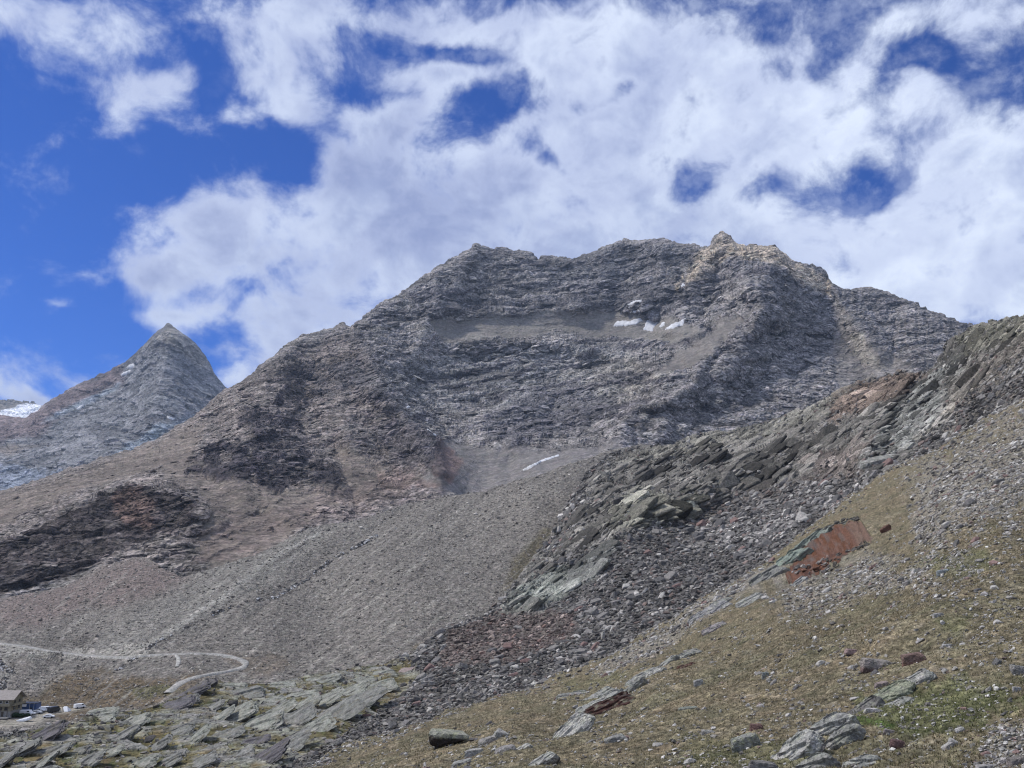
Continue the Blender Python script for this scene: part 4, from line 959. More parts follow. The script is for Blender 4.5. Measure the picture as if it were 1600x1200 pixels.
MARK_F = [(697,1160,'the dark-bellied boulder'),(1162,1160,'the round grey-green boulder'),(1370,1042,'the hump-backed boulder'),(1432,1040,'the red-brown wedge boulder'),(1350,1125,'the bright moss patch'),(1488,1164,'the leaning pale pair'),
 (1592,1047,'the boulder at the right edge'),(1074,1104,'the half-sunk green-grey boulder'),(962,1165,'the slanting slab stone'),(765,1165,'the small rubble heap'),(945,1100,'the dark red hollow'),(1065,1035,'the red-notched outcrop'),
 (1290,1170,'the large craggy outcrop'),(1390,1090,'the lichen-speckled slab ridge'),(1310,870,'the red scar'),(1210,905,'the grey-green slab shelf'),(1115,975,'the crest slab strip'),(1490,875,'the green grass strip'),(1560,920,'the pale stone runnel'),
 (1550,760,'the upper stony slope'),(1440,760,'the top of the grass slope'),(1200,1010,'the middle of the grass slope'),(1590,1160,'the bottom right rubble'),(850,1110,'the grass below the block field'),(1420,960,'the worn grass crest')]
MARK_D = [(600,1110,'the shaded slab in the block field'),(560,1150,'the grass tip of the block field'),(480,1180,'the foot of the block field'),(430,1190,'the bottom corner slab'),(640,1085,'the pinkish rock slab'),(670,1120,'the lower block field rim'),(520,1130,'the streaked bedrock band'),(700,1050,'the purplish rubble edge'),(800,1000,'the reddish rubble'),(820,935,'the pale grey slab patch'),(880,845,'the white rubble strip'),(980,920,'the darkest block jumble'),(1000,1000,'the pale rubble on the crest'),
 (900,1020,'the big dark overhang'),(1040,870,'the middle of the block field'),(1130,880,'the large dark block cluster'),(1030,800,'the yellow-green rock patch'),(1200,830,'the upper block belt'),(1300,770,'the pale block belt'),(1400,720,'the top of the block field'),(1500,640,'the brown rubble under the skyline'),(1570,560,'the rubble near the right edge'),(740,1080,'the grass edge of the block field')]
inst_group(D_, iy[big], ix[big], s_px[big], 'rock_block', 'rock block', 'larger blocks in the block field below the ridge', MARK_D, 'block', (-.25, -.1, 0), (1, 0, .55), .45, .35, MAT_block, RN)
inst_group(F_, iy4[bigf], ix4[bigf], sf[bigf]*1.05, 'field_stone', 'stone', 'larger stones on the grass slope', MARK_F, 'stone', (-.1, 0, 0), (1, 0, .45), .6, .22, MAT_stone, RN)

MAT_hero = rock_material('lichened_boulder', 0.5, 0.9, 0.4)
def hero(layer, px, py, wpx, hpx, ang, col, label, depth=.8, seed=1, under=None, tilt=0.0, n=22, name='boulder', cat='boulder', group=None, planes=12, sinkf=.32, mat=None, lich=None, thick=None, belly=False):
    """a single boulder whose picture size is about wpx by hpx and whose long axis rises by ang degrees to the right"""
    P, N = layer.sample(px, py+hpx*0.35); P = P[0]; N = N[0]; k = P[1]/F
    th = (thick if thick else hpx)*k
    V, f = poly_rock(seed, (wpx*k, wpx*k*depth*.7, th), n, planes, .07)
    C = np.tile(np.array(col, float), (len(V), 1))
    h = V[:, 2]/th
    nz = fbm(V/(wpx*k)*7+seed, 4)
    C *= (1 + .25*nz)[:, None]
    if under is not None: C = paint(C, sstep(.05, -.18, h + .12*nz), under, .9)  # undersides painted darker: red rock on some, shade on others
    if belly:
        C = paint(C, sstep(.26, .16, h + .06*nz), under, 1); dn_ = np.clip(.25-h, 0, .8); V[:, 0] = V[:, 0]*(1-.75*dn_) - wpx*k*.22*dn_; V[:, 1] += wpx*k*.10*dn_  # shade below the overhanging top painted as a near-black belly
    if lich is not None: C = paint(C, sstep(.05, .3, nz)*sstep(0, .3, h), lich, .8)
    a = math.radians(ang)
    R = Matrix.Rotation(-a, 3, 'Y') @ Matrix.Rotation(tilt, 3, 'X')
    V = V@np.array(R).T
    o = mesh_from(name, V, f, mat or MAT_hero, cols=C)
    o.location = Vector(P) + Vector((0, 0, th*(.5-sinkf)))
    tag(o, label, cat, group)
    return o
LICH = (.30, .31, .20); RED = (.15, .085, .07)
g = None
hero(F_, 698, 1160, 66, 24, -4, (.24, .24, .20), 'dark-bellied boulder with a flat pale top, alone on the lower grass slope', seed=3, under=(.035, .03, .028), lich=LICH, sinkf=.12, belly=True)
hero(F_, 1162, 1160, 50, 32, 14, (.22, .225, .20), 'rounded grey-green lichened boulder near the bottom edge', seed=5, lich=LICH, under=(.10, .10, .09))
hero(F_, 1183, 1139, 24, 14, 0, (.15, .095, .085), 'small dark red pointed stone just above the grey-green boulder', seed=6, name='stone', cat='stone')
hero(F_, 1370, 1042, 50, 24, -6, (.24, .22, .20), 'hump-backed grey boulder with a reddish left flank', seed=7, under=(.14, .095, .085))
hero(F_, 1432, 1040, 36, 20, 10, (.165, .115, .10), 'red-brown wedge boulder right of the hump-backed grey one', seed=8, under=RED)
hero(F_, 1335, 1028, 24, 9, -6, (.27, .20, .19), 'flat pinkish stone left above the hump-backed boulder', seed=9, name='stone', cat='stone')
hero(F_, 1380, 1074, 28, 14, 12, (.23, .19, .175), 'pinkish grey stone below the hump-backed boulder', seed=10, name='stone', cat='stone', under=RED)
hero(F_, 1367, 1119, 26, 9, 0, (.42, .41, .38), 'flat whitish stone above the bright green moss patch', seed=11, name='stone', cat='stone')
hero(F_, 1402, 1163, 24, 15, -8, (.13, .085, .08), 'dark red peaked stone below the bright green moss patch', seed=12, name='stone', cat='stone')
hero(F_, 1393, 1151, 20, 9, -10, (.26, .23, .22), 'pinkish flat stone resting above the dark red peaked one', seed=13, name='stone', cat='stone')
hero(F_, 1494, 1159, 26, 11, -35, (.33, .32, .30), 'pale elongated stone leaning down to the right, upper of a pair', seed=14, name='stone', cat='stone')
hero(F_, 1481, 1168, 22, 10, 35, (.31, .30, .28), 'pale elongated stone leaning up to the right, lower of a pair', seed=15, name='stone', cat='stone')
hero(F_, 1592, 1047, 26, 18, -8, (.23, .225, .21), 'rounded grey boulder at the right edge', seed=16)
hero(F_, 1588, 1074, 14, 11, 0, (.33, .325, .31), 'small pale round stone below the rounded boulder at the right edge', seed=17, name='stone', cat='stone')
hero(F_, 1074, 1104, 36, 16, 4, (.19, .20, .17), 'low green-grey boulder half sunk in the grass in the middle of the slope', seed=18, sinkf=.45)
hero(F_, 962, 1165, 38, 16, 22, (.24, .235, .215), 'slanting grey slab stone near the bottom centre', seed=19)
hero(F_, 1090, 1063, 18, 12, 15, (.29, .285, .265), 'pale grey upright stone in the middle of the grass slope', seed=20, name='stone', cat='stone')
hero(F_, 1197, 1057, 14, 16, 0, (.22, .24, .22), 'greenish grey stone standing upright on the slope', seed=21, name='stone', cat='stone')
hero(F_, 1105, 1146, 24, 9, 0, (.28, .27, .25), 'flat grey stone left of the grey-green boulder', seed=22, name='stone', cat='stone')
hero(F_, 1474, 945+32, 18, 9, 8, (.34, .33, .31), 'whitish stone by the worn grass crest', seed=23, name='stone', cat='stone')
hero(F_, 1480, 1011, 16, 8, 6, (.40, .39, .37), 'bright whitish stone above the red-brown wedge boulder', seed=24, name='stone', cat='stone')
hero(F_, 1474, 894, 22, 9, 10, (.22, .24, .25), 'blue-grey flat stone near the green strip of grass', seed=25, name='stone', cat='stone')
hero(F_, 1500, 1140, 16, 9, 20, (.38, .37, .35), 'pale stone just above the leaning pair', seed=26, name='stone', cat='stone')
hero(F_, 1590, 1185, 40, 22, 10, (.20, .18, .165), 'dark brownish boulder in the bottom right corner', seed=27)
hero(F_, 1535, 1192, 30, 12, 4, (.27, .26, .245), 'flat pale stone on the bottom edge near the right corner', seed=28, name='stone', cat='stone')
hero(F_, 1192, 1198, 46, 22, -6, (.21, .20, .185), 'grey boulder cut by the bottom edge right of centre', seed=29)
hero(F_, 780, 1144, 26, 20, 50, (.30, .295, .27), 'pale pointed slab at the top of the small rubble heap', seed=30, name='stone', cat='stone')
hero(F_, 762, 1162, 34, 12, 18, (.25, .24, .22), 'long grey slab inside the small rubble heap', seed=31, name='stone', cat='stone')
hero(F_, 742, 1178, 30, 13, 8, (.29, .285, .265), 'pale blocky slab at the lower left of the rubble heap', seed=32, name='stone', cat='stone')
hero(F_, 790, 1172, 36, 12, 10, (.22, .21, .20), 'dark grey slab at the lower right of the rubble heap', seed=33, name='stone', cat='stone')
hero(F_, 720, 1191, 40, 12, 14, (.27, .27, .25), 'lowest flat slab of the rubble heap, close to the bottom edge', seed=34, name='stone', cat='stone')
hero(F_, 632, 1176, 16, 8, 0, (.15, .14, .13), 'small dark stone on the grass left of the dark-bellied boulder', seed=35, name='stone', cat='stone')

# --- outcrops: plates of bedrock breaking through the turf
def outcrop(layer, label, plates, seed, cat='rock outcrop', mat=None):
    """plates: (x0,y0,x1,y1, height px, colour, underside colour) along an axis; each a slab part of the outcrop, the dark red ones standing in for shaded hollows"""
    root = None
    for i, (x0, y0, x1, y1, hp, col, und) in enumerate(plates):
        cx, cy = (x0+x1)/2, (y0+y1)/2
        P, N = layer.sample(cx, cy+hp*.3); P = P[0]; k = P[1]/F
        if root is None:
            root = bpy.data.objects.new('rock_outcrop', None); COL.objects.link(root); root.location = P; tag(root, label, cat); base = P
        Lp = math.hypot(x1-x0, y1-y0); a = math.atan2(-(y1-y0), x1-x0)
        V, f = poly_rock(seed*31+i, (Lp*k*1.12, Lp*k*.46, hp*k), 30, 8, .07)
        h = V[:, 2]/(hp*k); nz = fbm(V/(Lp*k)*9+seed, 4)
        q = V/(hp*k)*np.array([.35, 1.3, 1]) + seed
        V[:, 2] += (.07*np.sign(perlin(q)) + .045*np.sign(perlin(q*2.1+3)))*hp*k      # bedding steps
        V += .05*hp*k*np.stack([fbm(V/(hp*k)*2.5+c_*7, 3) for c_ in range(3)], -1)
        C = np.tile(np.array(col, float), (len(V), 1))*(1+.35*nz)[:, None]
        C = paint(C, sstep(.05, .35, nz), (.33, .335, .24), .45)
        C = paint(C, sstep(.12, .2, np.abs(perlin(q*1.7)) < .05), (.09, .085, .08), .7)
        if und is not None: C = paint(C, sstep(.08, -.12, h+.1*nz), und, .95)  # undersides painted dark: red rock together with shade of the broken ends
        R = np.array(Matrix.Rotation(-a, 3, 'Y') @ Matrix.Rotation(.35, 3, 'X'))
        o = mesh_from('slab', V@R.T, f, mat or MAT_hero, cols=C)
        o.location = P + np.array([0, 0, hp*k*.02]) - base; o.parent = root
        if und is not None and sum(und) < .25: pass
    return root
G1, G2, G3 = (.29, .29, .265), (.23, .23, .21), (.36, .355, .325)
outcrop(F_, 'long pale slab outcrop with a dark red hollow under its lip', [(848,1180,925,1112,16,G3,None),(905,1122,985,1082,24,G1,(.085,.05,.042)),(940,1100,962,1082,10,G2,None),(980,1086,1010,1062,20,G2,(.13,.085,.075)),(975,1075,1040,1045,9,G1,None),(912,1122,990,1090,16,(.055,.03,.025),None)], 51)  # last plate: dark red solid, painted as the shaded hollow
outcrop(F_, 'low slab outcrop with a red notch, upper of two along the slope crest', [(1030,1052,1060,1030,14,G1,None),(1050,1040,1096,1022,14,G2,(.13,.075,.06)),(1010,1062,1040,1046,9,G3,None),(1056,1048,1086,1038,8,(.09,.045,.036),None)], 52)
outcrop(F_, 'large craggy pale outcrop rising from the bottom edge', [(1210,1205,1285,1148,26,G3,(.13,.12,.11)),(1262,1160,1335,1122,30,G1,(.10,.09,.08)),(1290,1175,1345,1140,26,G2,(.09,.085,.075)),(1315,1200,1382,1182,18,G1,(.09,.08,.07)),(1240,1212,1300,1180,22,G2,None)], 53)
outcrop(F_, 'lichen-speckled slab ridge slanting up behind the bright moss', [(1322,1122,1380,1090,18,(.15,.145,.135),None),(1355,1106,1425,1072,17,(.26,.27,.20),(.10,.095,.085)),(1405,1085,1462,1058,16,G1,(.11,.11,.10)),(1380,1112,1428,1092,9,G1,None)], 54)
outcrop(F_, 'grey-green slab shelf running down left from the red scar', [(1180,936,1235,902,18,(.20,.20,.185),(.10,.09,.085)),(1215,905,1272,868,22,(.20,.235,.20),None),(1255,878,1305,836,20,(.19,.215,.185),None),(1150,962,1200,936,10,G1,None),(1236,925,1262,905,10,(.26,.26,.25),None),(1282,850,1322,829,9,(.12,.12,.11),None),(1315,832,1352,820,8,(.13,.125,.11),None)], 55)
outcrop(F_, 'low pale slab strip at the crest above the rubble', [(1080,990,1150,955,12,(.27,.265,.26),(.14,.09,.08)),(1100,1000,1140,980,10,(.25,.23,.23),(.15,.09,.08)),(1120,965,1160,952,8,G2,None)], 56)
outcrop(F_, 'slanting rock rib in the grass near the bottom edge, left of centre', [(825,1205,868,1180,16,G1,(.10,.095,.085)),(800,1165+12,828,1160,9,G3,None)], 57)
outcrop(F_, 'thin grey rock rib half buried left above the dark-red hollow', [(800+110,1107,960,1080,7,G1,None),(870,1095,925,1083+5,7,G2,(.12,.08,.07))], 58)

# --- the red scar: a slumped face of red earth and rock in the slope
def scar_face():
    n = 46; top = [(1236,915),(1262,880),(1272,862),(1290,845),(1318,828),(1336,822),(1350,827),(1366,838)]
    bot = [(1236,918),(1246,915),(1262,910),(1290,896),(1318,876),(1336,858),(1350,843),(1366,839)]
    xs = np.linspace(1236, 1366, 90); z0 = xs*0; ty = np.interp(xs, *zip(*top)) + 5*perlin(np.stack([xs/9, z0, z0], -1)) + 3*perlin(np.stack([xs/3.5, z0+5, z0], -1)); by = np.maximum(np.interp(xs, *zip(*bot)) + 2 + 8*perlin(np.stack([xs/11, z0+9, z0], -1)) + 4*perlin(np.stack([xs/4, z0+3, z0], -1)), ty+2)
    v = np.linspace(0, 1, 34)
    PXs = np.repeat(xs[None], 34, 0); PYs = by[None]*(1-v[:, None]) + ty[None]*v[:, None]
    P, N = F_.sample(PXs.ravel(), PYs.ravel(), base=False); P = P.reshape(34, 90, 3); N = N.reshape(34, 90, 3)
    k = P[..., 1:2]/F; b = np.sin(v*math.pi)[:, None]**.6
    vert = px_noise(PXs, PYs*.5, 9, 3, 4); nnv = px_noise(PXs, PYs, 12, 8, 5)
    vv_ = v[:, None, None]; up = np.clip(vv_/.82, 0, 1)**.7*sstep(1.0, .84, vv_)
    thin = np.clip((by-ty)/40, .03, 1)[None, :, None]; up = up*thin
    P = P + N*(up*3.6*k*(1+1.8*nnv[..., None]) + .05 - .3*(vv_ > .97)) + np.array([0, 0, 1.0])*up*2*k
    idx = np.arange(34*90).reshape(34, 90)
    f = np.stack([idx[:-1, :-1], idx[:-1, 1:], idx[1:, 1:], idx[1:, :-1]], -1).reshape(-1, 4)
    nn = px_noise(PXs, PYs, 16, 5, 4)
    C = np.tile(np.array((.122, .058, .034)), (34, 90, 1)); C = paint(C, sstep(0, .35, vert), (.075, .04, .033), .8); C = paint(C, sstep(.0, .3, px_noise(PXs, PYs, 5, 9, 3)), (.17, .10, .075), .7); C = paint(C, sstep(.05, .3, px_noise(PXs, PYs, 9, 19, 3)), (.12, .11, .10), .6)
    C = paint(C, sstep(-2, 12, PXs-1338+nn*20)*sstep(1372, 1364, PXs), (.17, .14, .11), .8); C = paint(C, sstep(0, .3, nn), (.16, .085, .06), .5)
    C = paint(C, sstep(.80, .92, v[:, None]+nn*.15), (.17, .15, .085), .9)
    o = mesh_from('red_scar', P.reshape(-1, 3), f, MAT_hero, cols=C.reshape(-1, 3)); return tag(o, 'bare rust-red earth scar under a dark turf lip on the slope', 'earth scar')
scar_face()
hero(F_, 1384, 824, 20, 16, 35, (.13, .075, .058), 'small dark red rock hollow at the upper right end of the red scar', seed=61, name='stone', cat='stone', sinkf=.45)

ppx = []
for (x0, y0), (x1, y1), nn_, jit in (((1250,893),(1290,845),16,3),((1290,845),(1350,820),22,3),((1245,914),(1300,893),26,5),((1300,893),(1360,843),34,6),((1262,905),(1340,860),14,9)):
    for q_ in RN.rand(nn_): ppx.append((x0+(x1-x0)*q_+RN.normal()*jit*.5, y0+(y1-y0)*q_+RN.normal()*jit*.5, y0 < 894 and y1 <= 845))
ppx = np.array(ppx); fx_ = np.clip(np.round((ppx[:, 0]-F_.x0)/(F_.x1-F_.x0)*(F_.nx-1)).astype(int), 0, F_.nx-1)
fy_ = np.clip(np.round((F_.B[fx_]-ppx[:, 1])/(F_.B[fx_]-F_.T[fx_])*(F_.ny-1)).astype(int), 0, F_.ny-1)
szr = RN.uniform(5, 13, len(ppx))*F_.P[fy_, fx_, 1]/F
colr = np.where(ppx[:, 2:3] > .5, np.array([[.085, .08, .07]]), tones(RN, len(ppx), [(.15, .085, .06), (.22, .20, .18), (.30, .285, .26), (.13, .12, .11)], (2, 3, 2, 2)))  # rim stones share one dark tone, painting the shading of the lip
stuff_rocks('scar_rubble', F_, fy_, fx_, szr, colr, RN, HULLS, (-.1, 0, 0), .3, (1, 0, .6), .3, MAT_stone, sink=-.6, label='dark rim stones and rubble round the red scar')
# --- pale bedrock slabs on the bench at lower left
MAT_slab = rock_material('bench_slab', 2.0, 0.7, 0.3)
SL = [(300,1076,62,14,28,'d'),(322,1066,40,13,26,'d'),(270,1100,70,17,16,'d'),(290,1092,46,12,20,'m'),(382,1082,60,20,12,'m'),(365,1072,40,9,4,'p'),(440,1070,44,9,6,'p'),(470,1086,52,9,8,'p'),(500,1062,60,10,14,'p'),
 (360,1120,90,13,26,'p'),(395,1132,90,18,24,'p'),(340,1122,60,10,34,'p'),(300,1155,64,12,40,'p'),(275,1142,70,14,22,'m'),(240,1165,60,15,34,'m'),(190,1150,60,18,30,'m'),(205,1128,60,12,22,'p'),(150,1112+6,70,11,10,'p'),
 (60,1150,86,16,28,'d'),(30,1172,70,17,30,'m'),(80,1175,60,13,24,'m'),(120,1172,50,13,20,'m'),(130,1190,66,14,26,'m'),(60,1195,60,14,34,'p'),(0,1190,60,16,36,'m'),(215,1190,60,15,20,'p'),(255,1192,60,11,30,'m'),(310,1192,60,11,30,'m'),
 (430,1112,70,8,30,'p'),(470,1105,80,8,30,'p'),(450,1128,90,8,30,'m'),(500,1098,70,8,28,'p'),(540,1084,80,8,26,'p'),(560,1096,90,8,28,'m'),(520,1118,100,9,30,'m'),(480,1140,90,10,28,'p'),(440,1165,90,10,30,'m'),(410,1186,80,11,32,'d'),
 (560,1064,50,8,12,'p'),(600,1050,40,8,10,'p'),(640,1045,34,10,4,'r'),(590,1072,60,9,18,'p'),(380,1105,46,10,10,'m'),(425,1125,40,12,16,'d'),(350,1150,60,9,20,'m'),(395,1160,50,11,16,'d'),(370,1180,60,12,24,'m'),(170,1175,50,9,26,'p'),(330,1105,50,8,30,'m'),(420,1098,50,8,12,'p')]
SC = {'p': (.255, .258, .222), 'm': (.20, .20, .182), 'd': (.125, .118, .122), 'r': (.30, .245, .225)}
SN = {'p': 'pale green-grey', 'm': 'mid-grey', 'd': 'dark purplish-grey', 'r': 'pinkish'}
def where_slab(x, y):
    if y < 1085 and x < 420: return 'bedrock slab at the top edge of the bench below the gravel road'
    if x > 520: return 'bedrock slab beside the block field on the bench'
    if x > 400: return 'bedrock slab in the streaked band left of the block field'
    if x > 180: return 'bedrock slab among green turf in the middle of the bench'
    return 'bedrock slab in the lower left corner of the bench'
for i, (x, y, w, h, a, c) in enumerate(SL):
    P, N = D_.sample(x, y+h*.25); P = P[0]; k = P[1]/F
    w *= 1.12; V, f = poly_rock(900+i*3, (w*k, w*k*.75, h*k*.5), 22, 12, .12)
    nz = fbm(V/(w*k)*6+i, 4); C_l = np.tile(SC[c], (len(V), 1))*(1+.4*nz)[:, None]; C_l = paint(C_l, sstep(.07, .0, np.abs(perlin(V/(h*k)*np.array([.25, 1.1, 1])+i))), (.06, .055, .05), .75); C_l = paint(C_l, sstep(.1, .4, fbm(V/(w*k)*11+i+9, 3)), (.13, .12, .075), .6)
    R = np.array(Matrix.Rotation(-math.radians(a), 3, 'Y') @ Matrix.Rotation(.30, 3, 'X'))
    V[:, 2] += .07*h*k*np.sign(perlin(V/(h*k)*np.array([.3, .8, 1])+i))
    o = mesh_from('bedrock_slab', V@R.T, f, MAT_slab, cols=C_l); o.location = P + np.array([0, 0, -h*k*.10])
    big_ = 'long' if w > 75 else ('broad' if h > 14 else 'narrow' if h < 10 else 'medium-sized')
    tag(o, f'{big_} {SN[c]} {where_slab(x, y)}', 'rock slab', 'bedrock slabs on the bench at lower left')

# ------------------------------------------------------------------ grass tufts
print('tufts...')
mt = (1-np.clip(stony, 0, 1)*.8)*(1-scar)*(F_.P[..., 1] < 170)*(PYf < 1230)
iy5, ix5 = pick(F_, mt, 70000, RN)
P = F_.P[iy5, ix5] + RN.uniform(-.35, .35, (len(iy5), 3))*np.array([1, 1, 0])*(F_.P[iy5, ix5, 1]/60)[:, None]
nb = 3; hgt = RN.uniform(.05, .16, (len(iy5), nb))*np.clip(F_.P[iy5, ix5, 1]/60, .8, 1.7)[:, None]
an = RN.uniform(0, 6.28, (len(iy5), nb)); ln = RN.uniform(.2, .9, (len(iy5), nb))*hgt
bx = np.stack([np.cos(an), np.sin(an), an*0], -1); sd = np.stack([-np.sin(an), np.cos(an), an*0], -1)
base = P[:, None] - np.array([0, 0, .02])
v0 = base - sd*(hgt*.16)[..., None]; v1 = base + sd*(hgt*.16)[..., None]; v2 = base + bx*ln[..., None]; v2[..., 2] += hgt
V = np.stack([v0, v1, v2], 2).reshape(-1, 3); T = np.arange(len(V)).reshape(-1, 3)
tc_ = tones(RN, len(iy5), [(.22, .185, .115), (.17, .145, .085), (.125, .128, .062), (.28, .24, .16)], (4, 4, 2.2, 1.4))
gm = green[iy5, ix5][:, None]; tc_ = tc_*(1-gm*.7) + np.array((.08, .115, .03))*gm*.7
MAT_tuft = rock_material('dry_grass', 0.5, 0, 0.15)
o = mesh_from('grass', V, T, MAT_tuft, cols=np.repeat(tc_, nb*3, 0), kind='stuff'); o['label'] = 'short dry brown grass on the near slope'

# ------------------------------------------------------------------ hut, shed, cars by the road end
print('hut...')
def bx_bm(bm, c, s, rz=0.0):
    m = Matrix.Translation(c) @ Matrix.Rotation(rz, 4, 'Z') @ Matrix.Diagonal((s[0], s[1], s[2], 1))
    bmesh.ops.create_cube(bm, size=1.0, matrix=m)
def obj(name, bm, mat, parent=None):
    me = bpy.data.meshes.new(name); bm.to_mesh(me); bm.free(); me.materials.append(mat)
    o = bpy.data.objects.new(name, me); COL.objects.link(o)
    if parent: o.parent = parent
    return o
def thing(name, label, cat, loc, rz=0, group=None):
    o = bpy.data.objects.new(name, None); COL.objects.link(o); o.location = loc; o.rotation_euler = (0, 0, rz)
    return tag(o, label, cat, group)
def boxes(name, lst, mat, parent):
    bm = bmesh.new()
    for c, s_ in lst: bx_bm(bm, c, s_)
    bmesh.ops.bevel(bm, geom=bm.edges[:], offset=.03, segments=1, affect='EDGES')
    return obj(name, bm, mat, parent)
M_wood = plain_material('weathered_wood', (.25, .225, .165), .8, .2, .25, .8)
M_dwood = plain_material('dark_wood', (.10, .085, .07), .8, .2, .2, .6)
M_roof = plain_material('stone_roof', (.30, .27, .25), .8, .2, .2, .7)
M_stone = plain_material('masonry', (.26, .25, .235), .9, .1, .25, .6)
M_glass = plain_material('window_glass', (.03, .035, .04), .15, .5, .1, 1)
M_blue = plain_material('blue_paint', (.045, .085, .20), .45, .4, .15, 1.5)
M_white = plain_material('white_paint', (.80, .81, .82), .35, .5, .03, 1)
M_dark = plain_material('dark_paint', (.035, .038, .045), .3, .5, .05, 1)
M_silver = plain_material('silver_paint', (.42, .44, .47), .3, .5, .05, 1)
M_tyre = plain_material('rubber', (.02, .02, .02), .8, .2, .05, 1)
M_canvas = plain_material('white_canvas', (.78, .80, .82), .8, .1, .04, 2)
M_beige = plain_material('beige_canvas', (.50, .44, .34), .8, .1, .08, 2)
M_shrub = plain_material('shrub_leaves', (.035, .06, .03), .8, .1, .4, .3)
def ground(px, py, layer=C_):
    P, _ = layer.sample(px, py); return Vector(P[0])
def hut():
    b = ground(14, 1122); k = b.y/F
    t = thing('mountain_hut', 'three-storey wooden hut with a gabled roof, cut by the left edge', 'hut', (b.x, b.y, b.z-.4)); t.scale = (.9, .9, .9)
    w = 13.0; d = 9.0; x1 = 0.6; cx = x1-w/2
    boxes('base_storey', [((cx, 4, 1.6), (w, d, 3.4))], M_stone, t)
    boxes('wall', [((cx, 4, 5.8), (w-.3, d-.3, 5.2))], M_wood, t)
    bm = bmesh.new()
    v = [bm.verts.new(p) for p in ((x1-.15, -.35, 8.4), (x1-.15, 8.35, 8.4), (x1-.15, 4, 11.3), (x1-.4, -.35, 8.4), (x1-.4, 8.35, 8.4), (x1-.4, 4, 11.3))]
    bm.faces.new(v[:3]); bm.faces.new(v[:2:-1]); bm.faces.new((v[0], v[3], v[4], v[1])); bm.faces.new((v[1], v[4], v[5], v[2])); bm.faces.new((v[2], v[5], v[3], v[0]))
    obj('gable', bm, M_wood, t)
    bm = bmesh.new()
    for sg in (-1, 1):
        L = 6.3; a = math.atan2(3.0, 4.6)
        m = Matrix.Translation((cx+.4, 4+sg*2.6, 9.95)) @ Matrix.Rotation(-sg*a, 4, 'X') @ Matrix.Diagonal((w+1.8, L, .22, 1))
        bmesh.ops.create_cube(bm, size=1, matrix=m)
    obj('roof', bm, M_roof, t)
    boxes('balcony', [((cx, -1.1, 5.7), (w+.2, 1.7, .2)), ((cx, -1.85, 6.25), (w+.2, .08, .9))], M_wood, t)
    boxes('balcony', [((x1+.7, 4, 5.7), (1.4, d, .2)), ((x1+1.35, 4, 6.25), (.08, d, .9))], M_wood, t)
    for x in (-1.6, -4.4, -7.2):
        f = boxes('window', [((x, -.36, 7.2), (1.3, .1, 1.2))], M_white, t); boxes('pane', [((x, -.42, 7.2), (1.05, .06, .95))], M_glass, f)
        f = boxes('window', [((x, -.36, 4.4), (1.7, .1, 1.5))], M_dwood, t); boxes('pane', [((x, -.42, 4.4), (1.45, .06, 1.25))], M_glass, f)
    for y in (2.2, 5.8):
        f = boxes('window', [((x1-.1, y, 4.4), (.1, 1.5, 1.4))], M_dwood, t); boxes('pane', [((x1-.03, y, 4.4), (.06, 1.25, 1.15))], M_glass, f)
        f = boxes('window', [((x1-.1, y, 7.2), (.1, 1.2, 1.2))], M_dwood, t); boxes('pane', [((x1-.03, y, 7.2), (.06, 1.0, 1.0))], M_glass, f)
    for x in (-.1, -3.4, -6.7):
        boxes('balcony_post', [((x, -1.8, 2.8), (.2, .2, 5.8))], M_dwood, t)
    boxes('terrace', [((cx, -2.4, .9), (w+1.5, 4.0, .35))], M_stone, t)
    boxes('door', [((-3, -.55, 2.1), (1.1, .1, 2.1))], M_dwood, t)
hut()
def shed():
    b = ground(33, 1115); t = thing('blue_shed', 'long low blue shed with a white panel on its front, beside the hut', 'shed', (b.x, b.y+2, b.z-.2))
    boxes('wall', [((0, 2, 1.9), (9.4, 3.6, 3.8))], M_blue, t)
    boxes('roof', [((0, 2, 3.95), (9.8, 4.1, .2))], M_dark, t)
    boxes('sign_panel', [((-.4, .13, 3.05), (2.0, .08, 1.0))], M_white, t)
    boxes('door', [((2.6, .15, 1.2), (1.1, .08, 2.2))], M_dark, t)
    for x in (2.1, 3.9): boxes('post', [((x, -.1, 2.1), (.12, .12, 4.2))], M_silver, t)
    bm = bmesh.new()
    for i in range(18): bx_bm(bm, (-4.5+i*.53, .17, 1.9), (.06, .05, 3.5))
    obj('cladding_rib', bm, M_blue, t)
shed()
